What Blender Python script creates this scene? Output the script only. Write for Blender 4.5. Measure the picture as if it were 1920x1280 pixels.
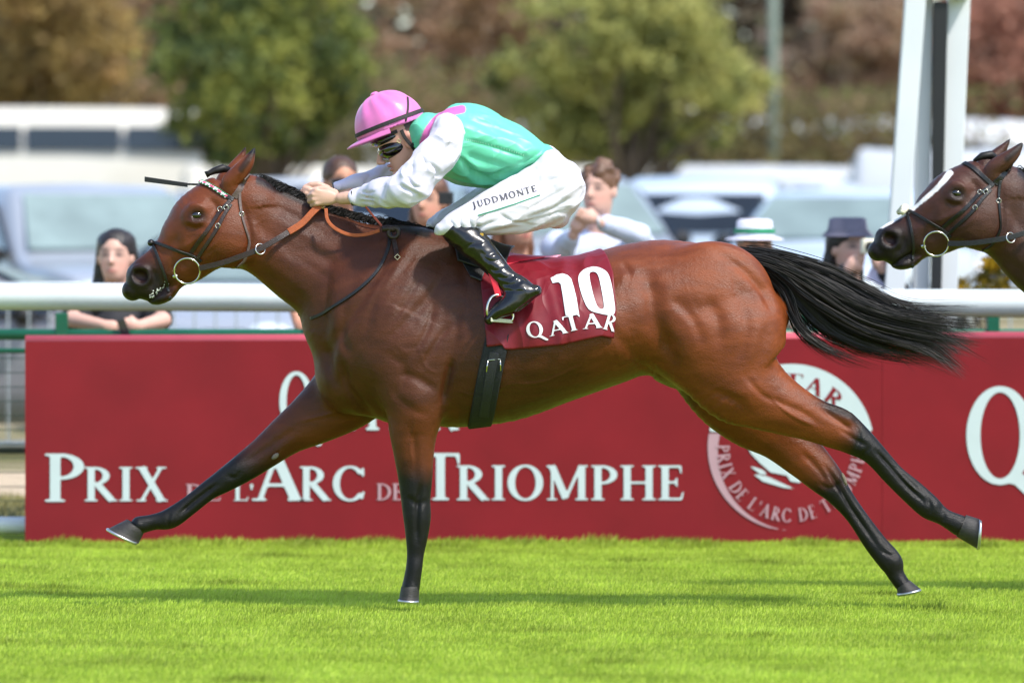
import bpy, bmesh, math, random
import numpy as np
from mathutils import Vector, Matrix, Euler, noise
from mathutils.bvhtree import BVHTree

for o in list(bpy.data.objects):
    bpy.data.objects.remove(o, do_unlink=True)
scene = bpy.context.scene
COL = scene.collection
rng = np.random.default_rng(7)
random.seed(7)

# ------------------------------------------------------------------ camera
F, D0, HC, YH = 10400.0, 20.0, 1.23, 485.0     # focal length in photo pixels, distance to the horse, eye height, horizon row
cam_d = bpy.data.cameras.new('camera')
cam = bpy.data.objects.new('camera', cam_d)
COL.objects.link(cam)
cam.location = (0, -D0, HC)
cam.rotation_euler = (math.radians(90), 0, 0)
cam_d.sensor_width = 36.0
cam_d.lens = F / 1920.0 * 36.0
cam_d.shift_y = -(640 - YH) / 1920.0
cam_d.clip_start = 0.5
cam_d.clip_end = 3000
cam_d.dof.use_dof = True
cam_d.dof.focus_distance = D0 - 0.15
cam_d.dof.aperture_fstop = 2.9
scene.camera = cam

# ------------------------------------------------------------------ sky and sun
SUN_EL, SUN_AZ = math.radians(54), math.radians(134)   # azimuth: clockwise from +Y (away from the camera), so 90 is picture right
world = bpy.data.worlds.new('World')
scene.world = world
world.use_nodes = True
wn = world.node_tree
bg = wn.nodes['Background']
sky = wn.nodes.new('ShaderNodeTexSky')
sky.sky_type = 'NISHITA'
sky.sun_disc = False
sky.sun_elevation = SUN_EL
sky.sun_rotation = SUN_AZ
sky.air_density = 1.0
sky.dust_density = 1.0
sky.ozone_density = 1.0
wn.links.new(sky.outputs[0], bg.inputs[0])
bg.inputs[1].default_value = 0.15
sun_d = bpy.data.lights.new('sun', 'SUN')
sun_d.energy = 2.7
sun_d.angle = math.radians(4.5)
sun_d.color = (1.0, 0.95, 0.87)
sun = bpy.data.objects.new('sun', sun_d)
COL.objects.link(sun)
sdir = Vector((math.sin(SUN_AZ) * math.cos(SUN_EL), math.cos(SUN_AZ) * math.cos(SUN_EL), math.sin(SUN_EL)))
sun.rotation_euler = sdir.to_track_quat('Z', 'Y').to_euler()
sun.location = sdir * 40
scene.view_settings.view_transform = 'Standard'
scene.view_settings.look = 'None'
scene.view_settings.exposure = 0.98
scene.view_settings.gamma = 1.0
scene.view_settings.use_curve_mapping = False
scene.render.engine = 'CYCLES'
scene.cycles.max_bounces = 6
scene.cycles.use_denoising = True
# ------------------------------------------------------------------ helpers: coordinates, materials, meshes
def SC(y):
    return F / (D0 + y)
def W(px, py, y=0.0):
    s = SC(y)
    return Vector(((px - 960) / s, y, HC + (YH - py) / s))
def to_px(v):
    s = F / (D0 + v[:, 1])
    return np.stack([960 + v[:, 0] * s, YH - (v[:, 2] - HC) * s], 1)

def lin(r, g, b):
    f = lambda c: c / 12.92 if c <= 0.04045 else ((c + 0.055) / 1.055) ** 2.4
    return (f(r / 255), f(g / 255), f(b / 255))

def mat(name, col, rough=0.5, var=0.12, scale=12.0, bump=0.0, bscale=60.0, attr=None, spec=0.5, coat=0.0,
        metallic=0.0, sheen=0.0, stretch=None, trans=0.0, var2=None, aniso=0.0, backlit=0.0, ridge=None, rvar=0.0):
    m = bpy.data.materials.new(name)
    m.use_nodes = True
    nt = m.node_tree
    b = nt.nodes['Principled BSDF']
    tc = nt.nodes.new('ShaderNodeTexCoord')
    mp = nt.nodes.new('ShaderNodeMapping')
    nt.links.new(tc.outputs['Object'], mp.inputs[0])
    if stretch:
        mp.inputs['Scale'].default_value = stretch
    nz = nt.nodes.new('ShaderNodeTexNoise')
    nz.inputs['Scale'].default_value = scale
    nz.inputs['Detail'].default_value = 5
    nt.links.new(mp.outputs[0], nz.inputs['Vector'])
    mix = nt.nodes.new('ShaderNodeMix')
    mix.data_type = 'RGBA'
    mix.blend_type = 'MULTIPLY' if var2 is None else 'MIX'
    if attr:
        at = nt.nodes.new('ShaderNodeVertexColor')
        at.layer_name = attr
        nt.links.new(at.outputs[0], mix.inputs[6])
    else:
        mix.inputs[6].default_value = (*col, 1)
    if var2 is None:
        rp = nt.nodes.new('ShaderNodeMapRange')
        rp.inputs[1].default_value = 0.3
        rp.inputs[2].default_value = 0.7
        rp.inputs[3].default_value = 1 - var
        rp.inputs[4].default_value = 1 + var
        nt.links.new(nz.outputs[0], rp.inputs[0])
        nt.links.new(rp.outputs[0], mix.inputs[7])
        mix.inputs[0].default_value = 1.0
    else:
        rp = nt.nodes.new('ShaderNodeMapRange')
        rp.inputs[1].default_value = 0.4
        rp.inputs[2].default_value = 0.6
        nt.links.new(nz.outputs[0], rp.inputs[0])
        nt.links.new(rp.outputs[0], mix.inputs[0])
        mix.inputs[7].default_value = (*var2, 1)
    nt.links.new(mix.outputs[2], b.inputs['Base Color'])
    b.inputs['Roughness'].default_value = rough
    b.inputs['Specular IOR Level'].default_value = spec
    b.inputs['Metallic'].default_value = metallic
    b.inputs['Coat Weight'].default_value = coat
    b.inputs['Sheen Weight'].default_value = sheen
    b.inputs['Transmission Weight'].default_value = trans
    if aniso:
        b.inputs['Anisotropic'].default_value = aniso
    if bump:
        n2 = nt.nodes.new('ShaderNodeTexNoise')
        n2.inputs['Scale'].default_value = bscale
        n2.inputs['Detail'].default_value = 4
        nt.links.new(mp.outputs[0], n2.inputs['Vector'])
        bp = nt.nodes.new('ShaderNodeBump')
        bp.inputs['Strength'].default_value = bump
        bp.inputs['Distance'].default_value = 0.01
        nt.links.new(n2.outputs[0], bp.inputs['Height'])
        nt.links.new(bp.outputs[0], b.inputs['Normal'])
    if rvar:
        rr = nt.nodes.new('ShaderNodeMapRange')
        rr.inputs[1].default_value = 0.3; rr.inputs[2].default_value = 0.7
        rr.inputs[3].default_value = rough - rvar; rr.inputs[4].default_value = rough + rvar
        nt.links.new(nz.outputs[0], rr.inputs[0]); nt.links.new(rr.outputs[0], b.inputs['Roughness'])
    if ridge:                               # crisp creases: (scale, strength, stretch)
        mp2 = nt.nodes.new('ShaderNodeMapping')
        mp2.inputs['Scale'].default_value = ridge[2]
        if len(ridge) > 3: mp2.inputs['Rotation'].default_value = ridge[3]
        nt.links.new(tc.outputs['Object'], mp2.inputs[0])
        n3 = nt.nodes.new('ShaderNodeTexNoise')
        n3.noise_type = 'RIDGED_MULTIFRACTAL'
        n3.inputs['Scale'].default_value = ridge[0]; n3.inputs['Detail'].default_value = 1.2
        n3.inputs['Distortion'].default_value = 0.5
        n3.inputs['Offset'].default_value = 1.0; n3.inputs['Gain'].default_value = 1.2
        nt.links.new(mp2.outputs[0], n3.inputs['Vector'])
        b3 = nt.nodes.new('ShaderNodeBump')
        b3.inputs['Strength'].default_value = ridge[1]; b3.inputs['Distance'].default_value = 0.012
        nt.links.new(n3.outputs[0], b3.inputs['Height'])
        if bump: nt.links.new(bp.outputs[0], b3.inputs['Normal'])
        nt.links.new(b3.outputs[0], b.inputs['Normal'])
    if backlit:
        tl = nt.nodes.new('ShaderNodeBsdfTranslucent')
        ms = nt.nodes.new('ShaderNodeMixShader')
        ms.inputs[0].default_value = backlit
        nt.links.new(mix.outputs[2], tl.inputs[0])
        nt.links.new(b.outputs[0], ms.inputs[1])
        nt.links.new(tl.outputs[0], ms.inputs[2])
        nt.links.new(ms.outputs[0], nt.nodes['Material Output'].inputs[0])
    return m

def link(o, parent=None):
    COL.objects.link(o)
    if parent is not None:
        o.parent = parent
    return o

def tag(o, label=None, cat=None, group=None, kind=None):
    if label: o['label'] = label
    if cat: o['category'] = cat
    if group: o['group'] = group
    if kind: o['kind'] = kind
    return o

def empty(name, loc=(0, 0, 0), rz=0.0):
    o = bpy.data.objects.new(name, None)
    o.location = loc
    o.rotation_euler = (0, 0, rz)
    o.empty_display_size = 0.1
    return link(o)

def np_mesh(name, v, f, m=None, parent=None, smooth=True, local=False):
    """one mesh object from numpy arrays; f is an (n,3) or (n,4) array or a list of index lists.
    v is in world space unless local; the parent's (unrotated or rotated) transform is undone."""
    me = bpy.data.meshes.new(name)
    v = np.asarray(v, dtype=np.float32)
    if isinstance(f, np.ndarray):
        n, k = f.shape
        me.vertices.add(len(v)); me.vertices.foreach_set('co', v.ravel())
        me.loops.add(n * k); me.loops.foreach_set('vertex_index', f.astype(np.int32).ravel())
        me.polygons.add(n); me.polygons.foreach_set('loop_start', np.arange(0, n * k, k, dtype=np.int32))
        me.update(calc_edges=True)
    else:
        me.from_pydata([tuple(p) for p in v], [], [list(p) for p in f])
    me.polygons.foreach_set('use_smooth', np.full(len(me.polygons), bool(smooth)))
    if m is not None:
        me.materials.append(m)
    o = bpy.data.objects.new(name, me)
    link(o, parent)
    if parent is not None and not local:
        o.matrix_parent_inverse = world_of(parent).inverted()
    return o

def world_of(o):
    mtx = Matrix.LocRotScale(o.location, o.rotation_euler, o.scale)
    if o.parent is not None:
        return world_of(o.parent) @ o.matrix_parent_inverse @ mtx
    return mtx

class MB:
    """collects simple solids into one mesh"""
    def __init__(s):
        s.v, s.f = [], []
    def add(s, v, f):
        b = len(s.v)
        s.v += [tuple(p) for p in v]
        s.f += [[i + b for i in q] for q in f]
        return s
    def box(s, x0, x1, y0, y1, z0, z1):
        v = [(x, y, z) for z in (z0, z1) for y in (y0, y1) for x in (x0, x1)]
        return s.add(v, [(0, 2, 3, 1), (4, 5, 7, 6), (0, 1, 5, 4), (2, 6, 7, 3), (0, 4, 6, 2), (1, 3, 7, 5)])
    def hexa(s, v8):
        return s.add(v8, [(0, 2, 3, 1), (4, 5, 7, 6), (0, 1, 5, 4), (2, 6, 7, 3), (0, 4, 6, 2), (1, 3, 7, 5)])
    def tube(s, pts, rad, n=8, cap=True, flat=1.0):
        pts = [Vector(p) for p in pts]
        if not hasattr(rad, '__len__'):
            rad = [rad] * len(pts)
        base = len(s.v)
        prev = None
        for i, p in enumerate(pts):
            t = (pts[min(i + 1, len(pts) - 1)] - pts[max(i - 1, 0)])
            t = t.normalized() if t.length > 1e-9 else Vector((0, 0, 1))
            if prev is None:
                up = Vector((0, 1, 0)) if abs(t.y) < 0.9 else Vector((1, 0, 0))
            else:
                up = prev
            a = (up - t * up.dot(t)).normalized()
            prev = a
            b = t.cross(a)
            for j in range(n):
                an = 2 * math.pi * j / n
                q = p + (a * math.cos(an) * flat + b * math.sin(an)) * rad[i]
                s.v.append(tuple(q))
        for i in range(len(pts) - 1):
            for j in range(n):
                k = (j + 1) % n
                s.f.append([base + i * n + j, base + i * n + k, base + (i + 1) * n + k, base + (i + 1) * n + j])
        if cap:
            s.f.append([base + j for j in reversed(range(n))])
            s.f.append([base + (len(pts) - 1) * n + j for j in range(n)])
        return s
    def ring(s, c, ax, ay, r, t, n=24, m=6):
        """torus: centre, two in-plane unit axes, radius, tube radius"""
        c, ax, ay = Vector(c), Vector(ax), Vector(ay)
        nz_ = ax.cross(ay)
        b = len(s.v)
        for i in range(n):
            a = 2 * math.pi * i / n
            d = ax * math.cos(a) + ay * math.sin(a)
            for j in range(m):
                e = 2 * math.pi * j / m
                s.v.append(tuple(c + d * (r + t * math.cos(e)) + nz_ * t * math.sin(e)))
        for i in range(n):
            for j in range(m):
                s.f.append([b + i * m + j, b + ((i + 1) % n) * m + j, b + ((i + 1) % n) * m + (j + 1) % m, b + i * m + (j + 1) % m])
        return s
    def ball(s, c, r, nu=12, nv=8, rot=None):
        r = (r, r, r) if not hasattr(r, '__len__') else r
        c = Vector(c)
        b = len(s.v)
        for i in range(nv + 1):
            th = math.pi * i / nv
            for j in range(nu):
                ph = 2 * math.pi * j / nu
                q = Vector((r[0] * math.sin(th) * math.cos(ph), r[1] * math.sin(th) * math.sin(ph), r[2] * math.cos(th)))
                if rot is not None: q = rot @ q
                s.v.append(tuple(c + q))
        for i in range(nv):
            for j in range(nu):
                k = (j + 1) % nu
                s.f.append([b + i * nu + j, b + (i + 1) * nu + j, b + (i + 1) * nu + k, b + i * nu + k])
        return s
    def ribbon(s, pts, nor, width, thick, closed=False):
        """strap: rectangular section swept along pts, nor = outward normals, width lies in the surface"""
        n = len(pts)
        base = len(s.v)
        if not hasattr(width, '__len__'): width = [width] * n
        for i in range(n):
            if closed:
                t = pts[(i + 1) % n] - pts[i - 1]
            else:
                t = pts[min(i + 1, n - 1)] - pts[max(i - 1, 0)]
            t = t.normalized() if t.length > 1e-9 else Vector((1, 0, 0))
            q = nor[i] - t * nor[i].dot(t)
            q = q.normalized() if q.length > 1e-6 else Vector((0, -1, 0))
            side = t.cross(q).normalized() * width[i] / 2
            up = q * thick
            p = pts[i]
            for c in (p - side, p - side * 0.9 + up, p + side * 0.9 + up, p + side):
                s.v.append(tuple(c))
        m = n if closed else n - 1
        for i in range(m):
            a, b = base + i * 4, base + ((i + 1) % n) * 4
            for j in range(4):
                k = (j + 1) % 4
                s.f.append([a + j, a + k, b + k, b + j])
        if not closed:
            s.f.append([base + 3, base + 2, base + 1, base])
            e = base + (n - 1) * 4
            s.f.append([e, e + 1, e + 2, e + 3])
        return s
    def build(s, name, m=None, parent=None, smooth=False, bevel=0.0, local=False):
        o = np_mesh(name, np.array(s.v, dtype=np.float32), s.f, m, parent, smooth, local)
        if bevel:
            b = o.modifiers.new('bevel', 'BEVEL')
            b.width = bevel; b.segments = 2; b.limit_method = 'ANGLE'; b.angle_limit = math.radians(35)
        return o

def catmull(P, sub):
    P = np.asarray(P, float)
    n = len(P)
    out = []
    for i in range(n - 1):
        p0, p1, p2, p3 = P[max(i - 1, 0)], P[i], P[i + 1], P[min(i + 2, n - 1)]
        if i == 0: p0 = 2 * p1 - p2
        if i == n - 2: p3 = 2 * p2 - p1
        for j in range(sub):
            t = j / sub
            out.append(0.5 * (2 * p1 + (p2 - p0) * t + (2 * p0 - 5 * p1 + 4 * p2 - p3) * t * t + (3 * p1 - p0 - 3 * p2 + p3) * t ** 3))
    out.append(P[-1])
    return np.array(out)

# ------------------------------------------------------------------ implicit bodies: smooth unions meshed with surface nets
class Loft:
    """a body swept through pairs of outline points (photo pixels at depth yc): (ax,ay, bx,by, halfwidth, yc)"""
    def __init__(s, st, k=0.03, egg=0.0, sub=5, op='u', grow=0.0, name='', pp=2.0, px=True, cap=(1.0, 1.0)):
        rows = []
        s.cap = cap
        for ax, ay, bx, by, w, yc in st:
            A, B = (W(ax, ay, yc), W(bx, by, yc)) if px else (Vector((ax, 0, ay)), Vector((bx, 0, by)))
            c = (A + B) / 2
            d = A - B
            rows.append((c.x, c.z, d.length / 2 + grow, w + grow, yc, d.x / d.length, d.z / d.length))
        s.R = catmull(rows, sub)
        s.R[:, 2:4] = np.maximum(s.R[:, 2:4], 0.004)
        s.k, s.egg, s.op, s.name, s.pp = k, egg, op, name, pp
    def bounds(s):
        r = np.maximum(s.R[:, 2], s.R[:, 3]).max()
        c = s.R
        return np.array([c[:, 0].min() - r, (c[:, 4] - c[:, 3]).min() - .02, c[:, 1].min() - r]), \
               np.array([c[:, 0].max() + r, (c[:, 4] + c[:, 3]).max() + .02, c[:, 1].max() + r])
    def plane(s, x, z):
        best = np.full(x.shape, 1e9, np.float32)
        bt = np.zeros(x.shape, np.float32)
        R = s.R
        for i in range(len(R) - 1):
            ax, az = R[i, 0], R[i, 1]
            bx, bz = R[i + 1, 0] - ax, R[i + 1, 1] - az
            L2 = bx * bx + bz * bz + 1e-12
            u = np.clip(((x - ax) * bx + (z - az) * bz) / L2, 0, 1)
            d2 = (x - ax - u * bx) ** 2 + (z - az - u * bz) ** 2
            m = d2 < best
            best = np.where(m, d2, best)
            bt = np.where(m, i + u, bt)
        i0 = np.minimum(bt.astype(int), len(R) - 2)
        fr = bt - i0
        q = R[i0] * (1 - fr[..., None]) + R[i0 + 1] * fr[..., None]
        n = np.sqrt(best)
        for e, c0, c1, cp in ((bt <= 0, R[0], R[1], s.cap[0]), (bt >= len(R) - 1 - 1e-6, R[-1], R[-2], s.cap[1])):
            if cp != 1.0:
                dx, dz = c0[0] - c1[0], c0[1] - c1[1]
                l = math.hypot(dx, dz)
                al = np.maximum(0, ((x - c0[0]) * dx + (z - c0[1]) * dz) / l)
                n = np.where(e, np.sqrt(np.maximum(0, n * n - al * al) + (al + (cp - 1) * al * al / (al + .04)) ** 2), n)
        sg = np.sign((x - q[..., 0]) * q[..., 5] + (z - q[..., 1]) * q[..., 6])
        return bt / (len(R) - 1), n.astype(np.float32), sg, q[..., 2].astype(np.float32), q[..., 3].astype(np.float32), q[..., 4].astype(np.float32)
    def _d(s, n, sg, h, w, yy):
        if s.egg:
            w = w * (1 + s.egg * np.clip(sg * n / h, -1, 1))
        a, b = n / h, np.abs(yy) / w
        if s.pp == 2.0:
            k0 = np.sqrt(a * a + b * b)
        else:
            k0 = (a ** s.pp + b ** s.pp) ** (1 / s.pp)
        g = np.sqrt((a / h) ** 2 + (b / w) ** 2) + 1e-6
        k0n = np.sqrt(a * a + b * b)
        return (k0 - 1) * k0n / g
    def grid(s, xs, ys, zs):
        X, Z = np.meshgrid(xs, zs, indexing='ij')
        t, n, sg, h, w, yc = s.plane(X, Z)
        e = lambda a: a[:, None, :]
        return s._d(e(n), e(sg), e(h), e(w), ys[None, :, None] - e(yc)).astype(np.float32)
    def at(s, P):
        t, n, sg, h, w, yc = s.plane(P[:, 0], P[:, 2])
        return s._d(n, sg, h, w, P[:, 1] - yc), t

class Chain:
    """tapered capsules through 3-D points (x,y,z,r)"""
    def __init__(s, pts, k=0.01, op='u', sub=0, name=''):
        P = np.array([(*p[:3], p[3]) for p in pts], float)
        s.P = catmull(P, sub) if sub else P
        s.k, s.op, s.name = k, op, name
    def bounds(s):
        r = s.P[:, 3].max()
        return s.P[:, :3].min(0) - r, s.P[:, :3].max(0) + r
    def dist(s, x, y, z):
        d = None
        for a, b in zip(s.P[:-1], s.P[1:]):
            ab = b[:3] - a[:3]
            L2 = (ab ** 2).sum() + 1e-12
            u = np.clip(((x - a[0]) * ab[0] + (y - a[1]) * ab[1] + (z - a[2]) * ab[2]) / L2, 0, 1)
            q = np.sqrt((x - a[0] - u * ab[0]) ** 2 + (y - a[1] - u * ab[1]) ** 2 + (z - a[2] - u * ab[2]) ** 2) - (a[3] + u * (b[3] - a[3]))
            d = q if d is None else np.minimum(d, q)
        return d
    def grid(s, xs, ys, zs):
        return s.dist(xs[:, None, None], ys[None, :, None], zs[None, None, :]).astype(np.float32)
    def at(s, P):
        return s.dist(P[:, 0], P[:, 1], P[:, 2]), np.zeros(len(P))

class Ell:
    """ellipsoid: centre, radii, optional rotation matrix"""
    def __init__(s, c, r, rot=None, k=0.02, op='u', name=''):
        s.c, s.r, s.k, s.op, s.name = np.array(c, float), np.array(r, float), k, op, name
        s.M = np.array(rot.transposed()) if rot is not None else np.eye(3)
    def bounds(s):
        m = s.r.max()
        return s.c - m, s.c + m
    def dist(s, x, y, z):
        x, y, z = x - s.c[0], y - s.c[1], z - s.c[2]
        q = [s.M[i, 0] * x + s.M[i, 1] * y + s.M[i, 2] * z for i in range(3)]
        k0 = np.sqrt(sum((q[i] / s.r[i]) ** 2 for i in range(3)))
        k1 = np.sqrt(sum((q[i] / s.r[i] ** 2) ** 2 for i in range(3))) + 1e-6
        return k0 * (k0 - 1) / k1
    def grid(s, xs, ys, zs):
        return s.dist(xs[:, None, None], ys[None, :, None], zs[None, None, :]).astype(np.float32)
    def at(s, P):
        return s.dist(P[:, 0], P[:, 1], P[:, 2]), np.zeros(len(P))

class Half:
    """cut plane: keeps the side that n points to"""
    def __init__(s, p, n):
        s.p, s.n, s.op, s.k, s.name = np.array(p, float), np.array(n, float) / np.linalg.norm(n), 'cut', 0.0, ''
    def bounds(s): return None
    def grid(s, xs, ys, zs):
        return (s.n[0] * (xs[:, None, None] - s.p[0]) + s.n[1] * (ys[None, :, None] - s.p[1]) + s.n[2] * (zs[None, None, :] - s.p[2])).astype(np.float32)

def implicit(prims, vox, smooth=2):
    bs = [p.bounds() for p in prims if p.op == 'u']
    lo = np.min([b[0] for b in bs], 0) - 0.03
    hi = np.max([b[1] for b in bs], 0) + 0.03
    dims = np.ceil((hi - lo) / vox).astype(int) + 1
    ax = [lo[i] + np.arange(dims[i]) * vox for i in range(3)]
    A = np.full(dims, 0.5, np.float32)
    for p in prims:
        b = p.bounds()
        if b is None:
            sl = [slice(0, d) for d in dims]
        else:
            pad = max(p.k, 0.02) * 1.7 + .04 + 2 * vox
            i0 = np.clip(np.floor((b[0] - pad - lo) / vox).astype(int), 0, dims)
            i1 = np.clip(np.ceil((b[1] + pad - lo) / vox).astype(int), 0, dims)
            sl = [slice(i0[i], i1[i]) for i in range(3)]
        G = p.grid(ax[0][sl[0]].astype(np.float32), ax[1][sl[1]].astype(np.float32), ax[2][sl[2]].astype(np.float32))
        V = A[sl[0], sl[1], sl[2]]
        if p.op == 'cut':
            A[sl[0], sl[1], sl[2]] = np.maximum(V, -G)
            continue
        k = max(p.k, 1e-4)
        if p.op == 's':
            G = -G
            h = np.maximum(k - np.abs(V - G), 0) / k
            R = np.maximum(V, G) + h * h * k * 0.25
        else:
            h = np.maximum(k - np.abs(V - G), 0) / k
            R = np.minimum(V, G) - h * h * k * 0.25
        A[sl[0], sl[1], sl[2]] = R
    A[0], A[-1], A[:, 0], A[:, -1], A[:, :, 0], A[:, :, -1] = (0.5,) * 6
    S_ = A < 0
    c = S_.astype(np.uint8)
    cnt = c[:-1] + c[1:]
    cnt = cnt[:, :-1] + cnt[:, 1:]
    cnt = cnt[:, :, :-1] + cnt[:, :, 1:]
    act = np.argwhere((cnt > 0) & (cnt < 8))
    idx = np.full(cnt.shape, -1, np.int32)
    idx[act[:, 0], act[:, 1], act[:, 2]] = np.arange(len(act))
    cs = [(i, j, k) for i in (0, 1) for j in (0, 1) for k in (0, 1)]
    val = np.stack([A[act[:, 0] + i, act[:, 1] + j, act[:, 2] + k] for i, j, k in cs], 1)
    acc = np.zeros((len(act), 3)); num = np.zeros(len(act))
    for a in range(8):
        for b in range(a + 1, 8):
            d = np.array(cs[b]) - np.array(cs[a])
            if np.abs(d).sum() != 1: continue
            va, vb = val[:, a], val[:, b]
            m = (va < 0) != (vb < 0)
            t = np.where(m, va / np.where(m, va - vb, 1), 0)
            acc += np.where(m[:, None], np.array(cs[a]) + t[:, None] * d, 0)
            num += m
    V = lo + (act + acc / num[:, None]) * vox
    Q = []
    for axi in range(3):
        s0 = [slice(None)] * 3; s1 = [slice(None)] * 3
        s0[axi] = slice(0, -1); s1[axi] = slice(1, None)
        e = np.argwhere(S_[tuple(s0)] != S_[tuple(s1)])
        u, v = (axi + 1) % 3, (axi + 2) % 3
        ok = (e[:, u] >= 1) & (e[:, v] >= 1) & (e[:, u] < dims[u] - 1) & (e[:, v] < dims[v] - 1)
        e = e[ok]
        ins = S_[e[:, 0], e[:, 1], e[:, 2]]
        q = []
        for du, dv in ((1, 1), (0, 1), (0, 0), (1, 0)):
            f = e.copy(); f[:, u] -= du; f[:, v] -= dv
            q.append(idx[f[:, 0], f[:, 1], f[:, 2]])
        q = np.stack(q, 1)
        q[~ins] = q[~ins][:, ::-1]
        Q.append(q)
    Q = np.concatenate(Q)
    Q = Q[(Q >= 0).all(1)]
    V = relax(V, Q, smooth)
    return V, Q

def relax(V, Q, it, lam=0.5):
    if not it: return V
    a = np.concatenate([Q[:, i] for i in range(4)]); b = np.concatenate([Q[:, (i + 1) % 4] for i in range(4)])
    n = len(V)
    deg = np.bincount(a, minlength=n) + np.bincount(b, minlength=n)
    for i in range(it):
        for l in (lam, -lam * 1.03):
            S_ = np.stack([np.bincount(a, V[b, j], n) + np.bincount(b, V[a, j], n) for j in range(3)], 1)
            V = V + l * (S_ / np.maximum(deg, 1)[:, None] - V)
    return V

def normals_of(V, Q):
    d = np.cross(V[Q[:, 2]] - V[Q[:, 0]], V[Q[:, 3]] - V[Q[:, 1]])
    N = np.zeros_like(V)
    for i in range(4):
        for j in range(3):
            N[:, j] += np.bincount(Q[:, i], d[:, j], len(V))
    return N / (np.linalg.norm(N, axis=1)[:, None] + 1e-12)

def polydist(P, line):
    """distance from 2-D points to a polyline, and the parameter along it (0..1)"""
    line = np.asarray(line, float)
    best = np.full(len(P), 1e9); bt = np.zeros(len(P))
    for i in range(len(line) - 1):
        a, ab = line[i], line[i + 1] - line[i]
        u = np.clip(((P - a) @ ab) / (ab @ ab + 1e-9), 0, 1)
        d = np.linalg.norm(P - a - u[:, None] * ab, axis=1)
        m = d < best
        best = np.where(m, d, best); bt = np.where(m, (i + u) / (len(line) - 1), bt)
    return best, bt

def sstep(a, b, x):
    t = np.clip((x - a) / (b - a), 0, 1)
    return t * t * (3 - 2 * t)

def carve(V, Q, lines, blobs=()):
    """muscle relief: lines = (polyline px, width px, depth m, side) ; blobs = (x,y,rx,ry,height m, side); side -1 near, 1 far, 0 both"""
    N = normals_of(V, Q)
    P = to_px(V)
    D = np.zeros(len(V))
    near, far = sstep(0.12, 0.5, -N[:, 1]), sstep(0.12, 0.5, N[:, 1])
    wt = {-1: near, 1: far, 0: near + far}
    for line, wd, dep, sd in lines:
        ln = catmull(line, 4)
        d, t = polydist(P, ln)
        taper = np.minimum(1, 4 * np.minimum(t, 1 - t) + 0.15)
        D += -dep * np.exp(-(d / wd) ** 2) * taper * wt[sd]
    for x, y, rx, ry, h, sd in blobs:
        D += h * np.exp(-((P[:, 0] - x) / rx) ** 2 - ((P[:, 1] - y) / ry) ** 2) * wt[sd]
    return V + N * D[:, None]

def set_col(o, C, name='tone'):
    a = o.data.color_attributes.new(name, 'FLOAT_COLOR', 'POINT')
    buf = np.ones((len(C), 4), np.float32); buf[:, :3] = C
    a.data.foreach_set('color', buf.ravel())

def bvh_of(V, Q):
    return BVHTree.FromPolygons(np.asarray(V).tolist(), np.asarray(Q).tolist())

CAMP = Vector((0, -D0, HC))
def shoot(bvh, px, py, off=0.0):
    d = (W(px, py, 0) - CAMP).normalized()
    h = bvh.ray_cast(CAMP, d)
    if h[0] is None: return None
    n = h[1] if h[1].dot(d) < 0 else -h[1]
    return h[0] + n * off, n

def smooth_path(pts, it=2):
    pts = [p.copy() for p in pts]
    for _ in range(it):
        q = [p.copy() for p in pts]
        for i in range(1, len(pts) - 1):
            q[i] = (pts[i - 1] + pts[i] * 2 + pts[i + 1]) / 4
        pts = q
    return pts

def fbm(P, sc, seed=0.0, oct=3):
    """cheap vectorised noise: sums of rotated sines"""
    r = np.random.default_rng(int(seed * 97) + 11)
    out = np.zeros(len(P)); amp = 1.0
    for o_ in range(oct):
        for _ in range(5):
            d = r.normal(size=3); d /= np.linalg.norm(d)
            out += amp * np.sin(P @ d * sc * (2 ** o_) * r.uniform(.7, 1.4) + r.uniform(0, 6.28)) / 5
        amp *= 0.55
    return out
# ------------------------------------------------------------------ lettering: roman capitals from strokes, meshed as flat print
def i_poly(pts):
    P_ = np.array(pts, float)
    def f(x, y):
        Q_ = np.stack([x.ravel(), y.ravel()], 1)
        d, _ = polydist(Q_, np.vstack([P_, P_[:1]]))
        ins = np.zeros(len(Q_), bool)
        for (x0, y0), (x1, y1) in zip(P_, np.roll(P_, -1, 0)):
            c = ((y0 > Q_[:, 1]) != (y1 > Q_[:, 1])) & (Q_[:, 0] < (x1 - x0) * (Q_[:, 1] - y0) / ((y1 - y0) if y1 != y0 else 1e-9) + x0)
            ins ^= c
        return np.where(ins, -d, d).reshape(x.shape)
    return f
def i_rect(x0, y0, x1, y1): return lambda x, y: np.maximum(np.maximum(x0 - x, x - x1), np.maximum(y0 - y, y - y1))
def i_ell(cx, cy, rx, ry): return lambda x, y: (np.sqrt(((x - cx) / rx) ** 2 + ((y - cy) / ry) ** 2) - 1) * min(rx, ry)
def i_ring(cx, cy, rx, ry, tx, ty):
    a, b = i_ell(cx, cy, rx, ry), i_ell(cx, cy, rx - tx, ry - ty)
    return lambda x, y: np.maximum(a(x, y), -b(x, y))
def i_and(f, g): return lambda x, y: np.maximum(f(x, y), g(x, y))
def i_not(f): return lambda x, y: -f(x, y)
def i_or(*fs):
    def f(x, y):
        r = fs[0](x, y)
        for g in fs[1:]: r = np.minimum(r, g(x, y))
        return r
    return f
def i_line(x0, y0, x1, y1, w0, w1=None):
    w1 = w0 if w1 is None else w1
    d = np.array([x1 - x0, y1 - y0], float); n = np.array([-d[1], d[0]]) / np.linalg.norm(d)
    return i_poly([(x0 + n[0] * w0 / 2, y0 + n[1] * w0 / 2), (x1 + n[0] * w1 / 2, y1 + n[1] * w1 / 2), (x1 - n[0] * w1 / 2, y1 - n[1] * w1 / 2), (x0 - n[0] * w0 / 2, y0 - n[1] * w0 / 2)])
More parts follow.
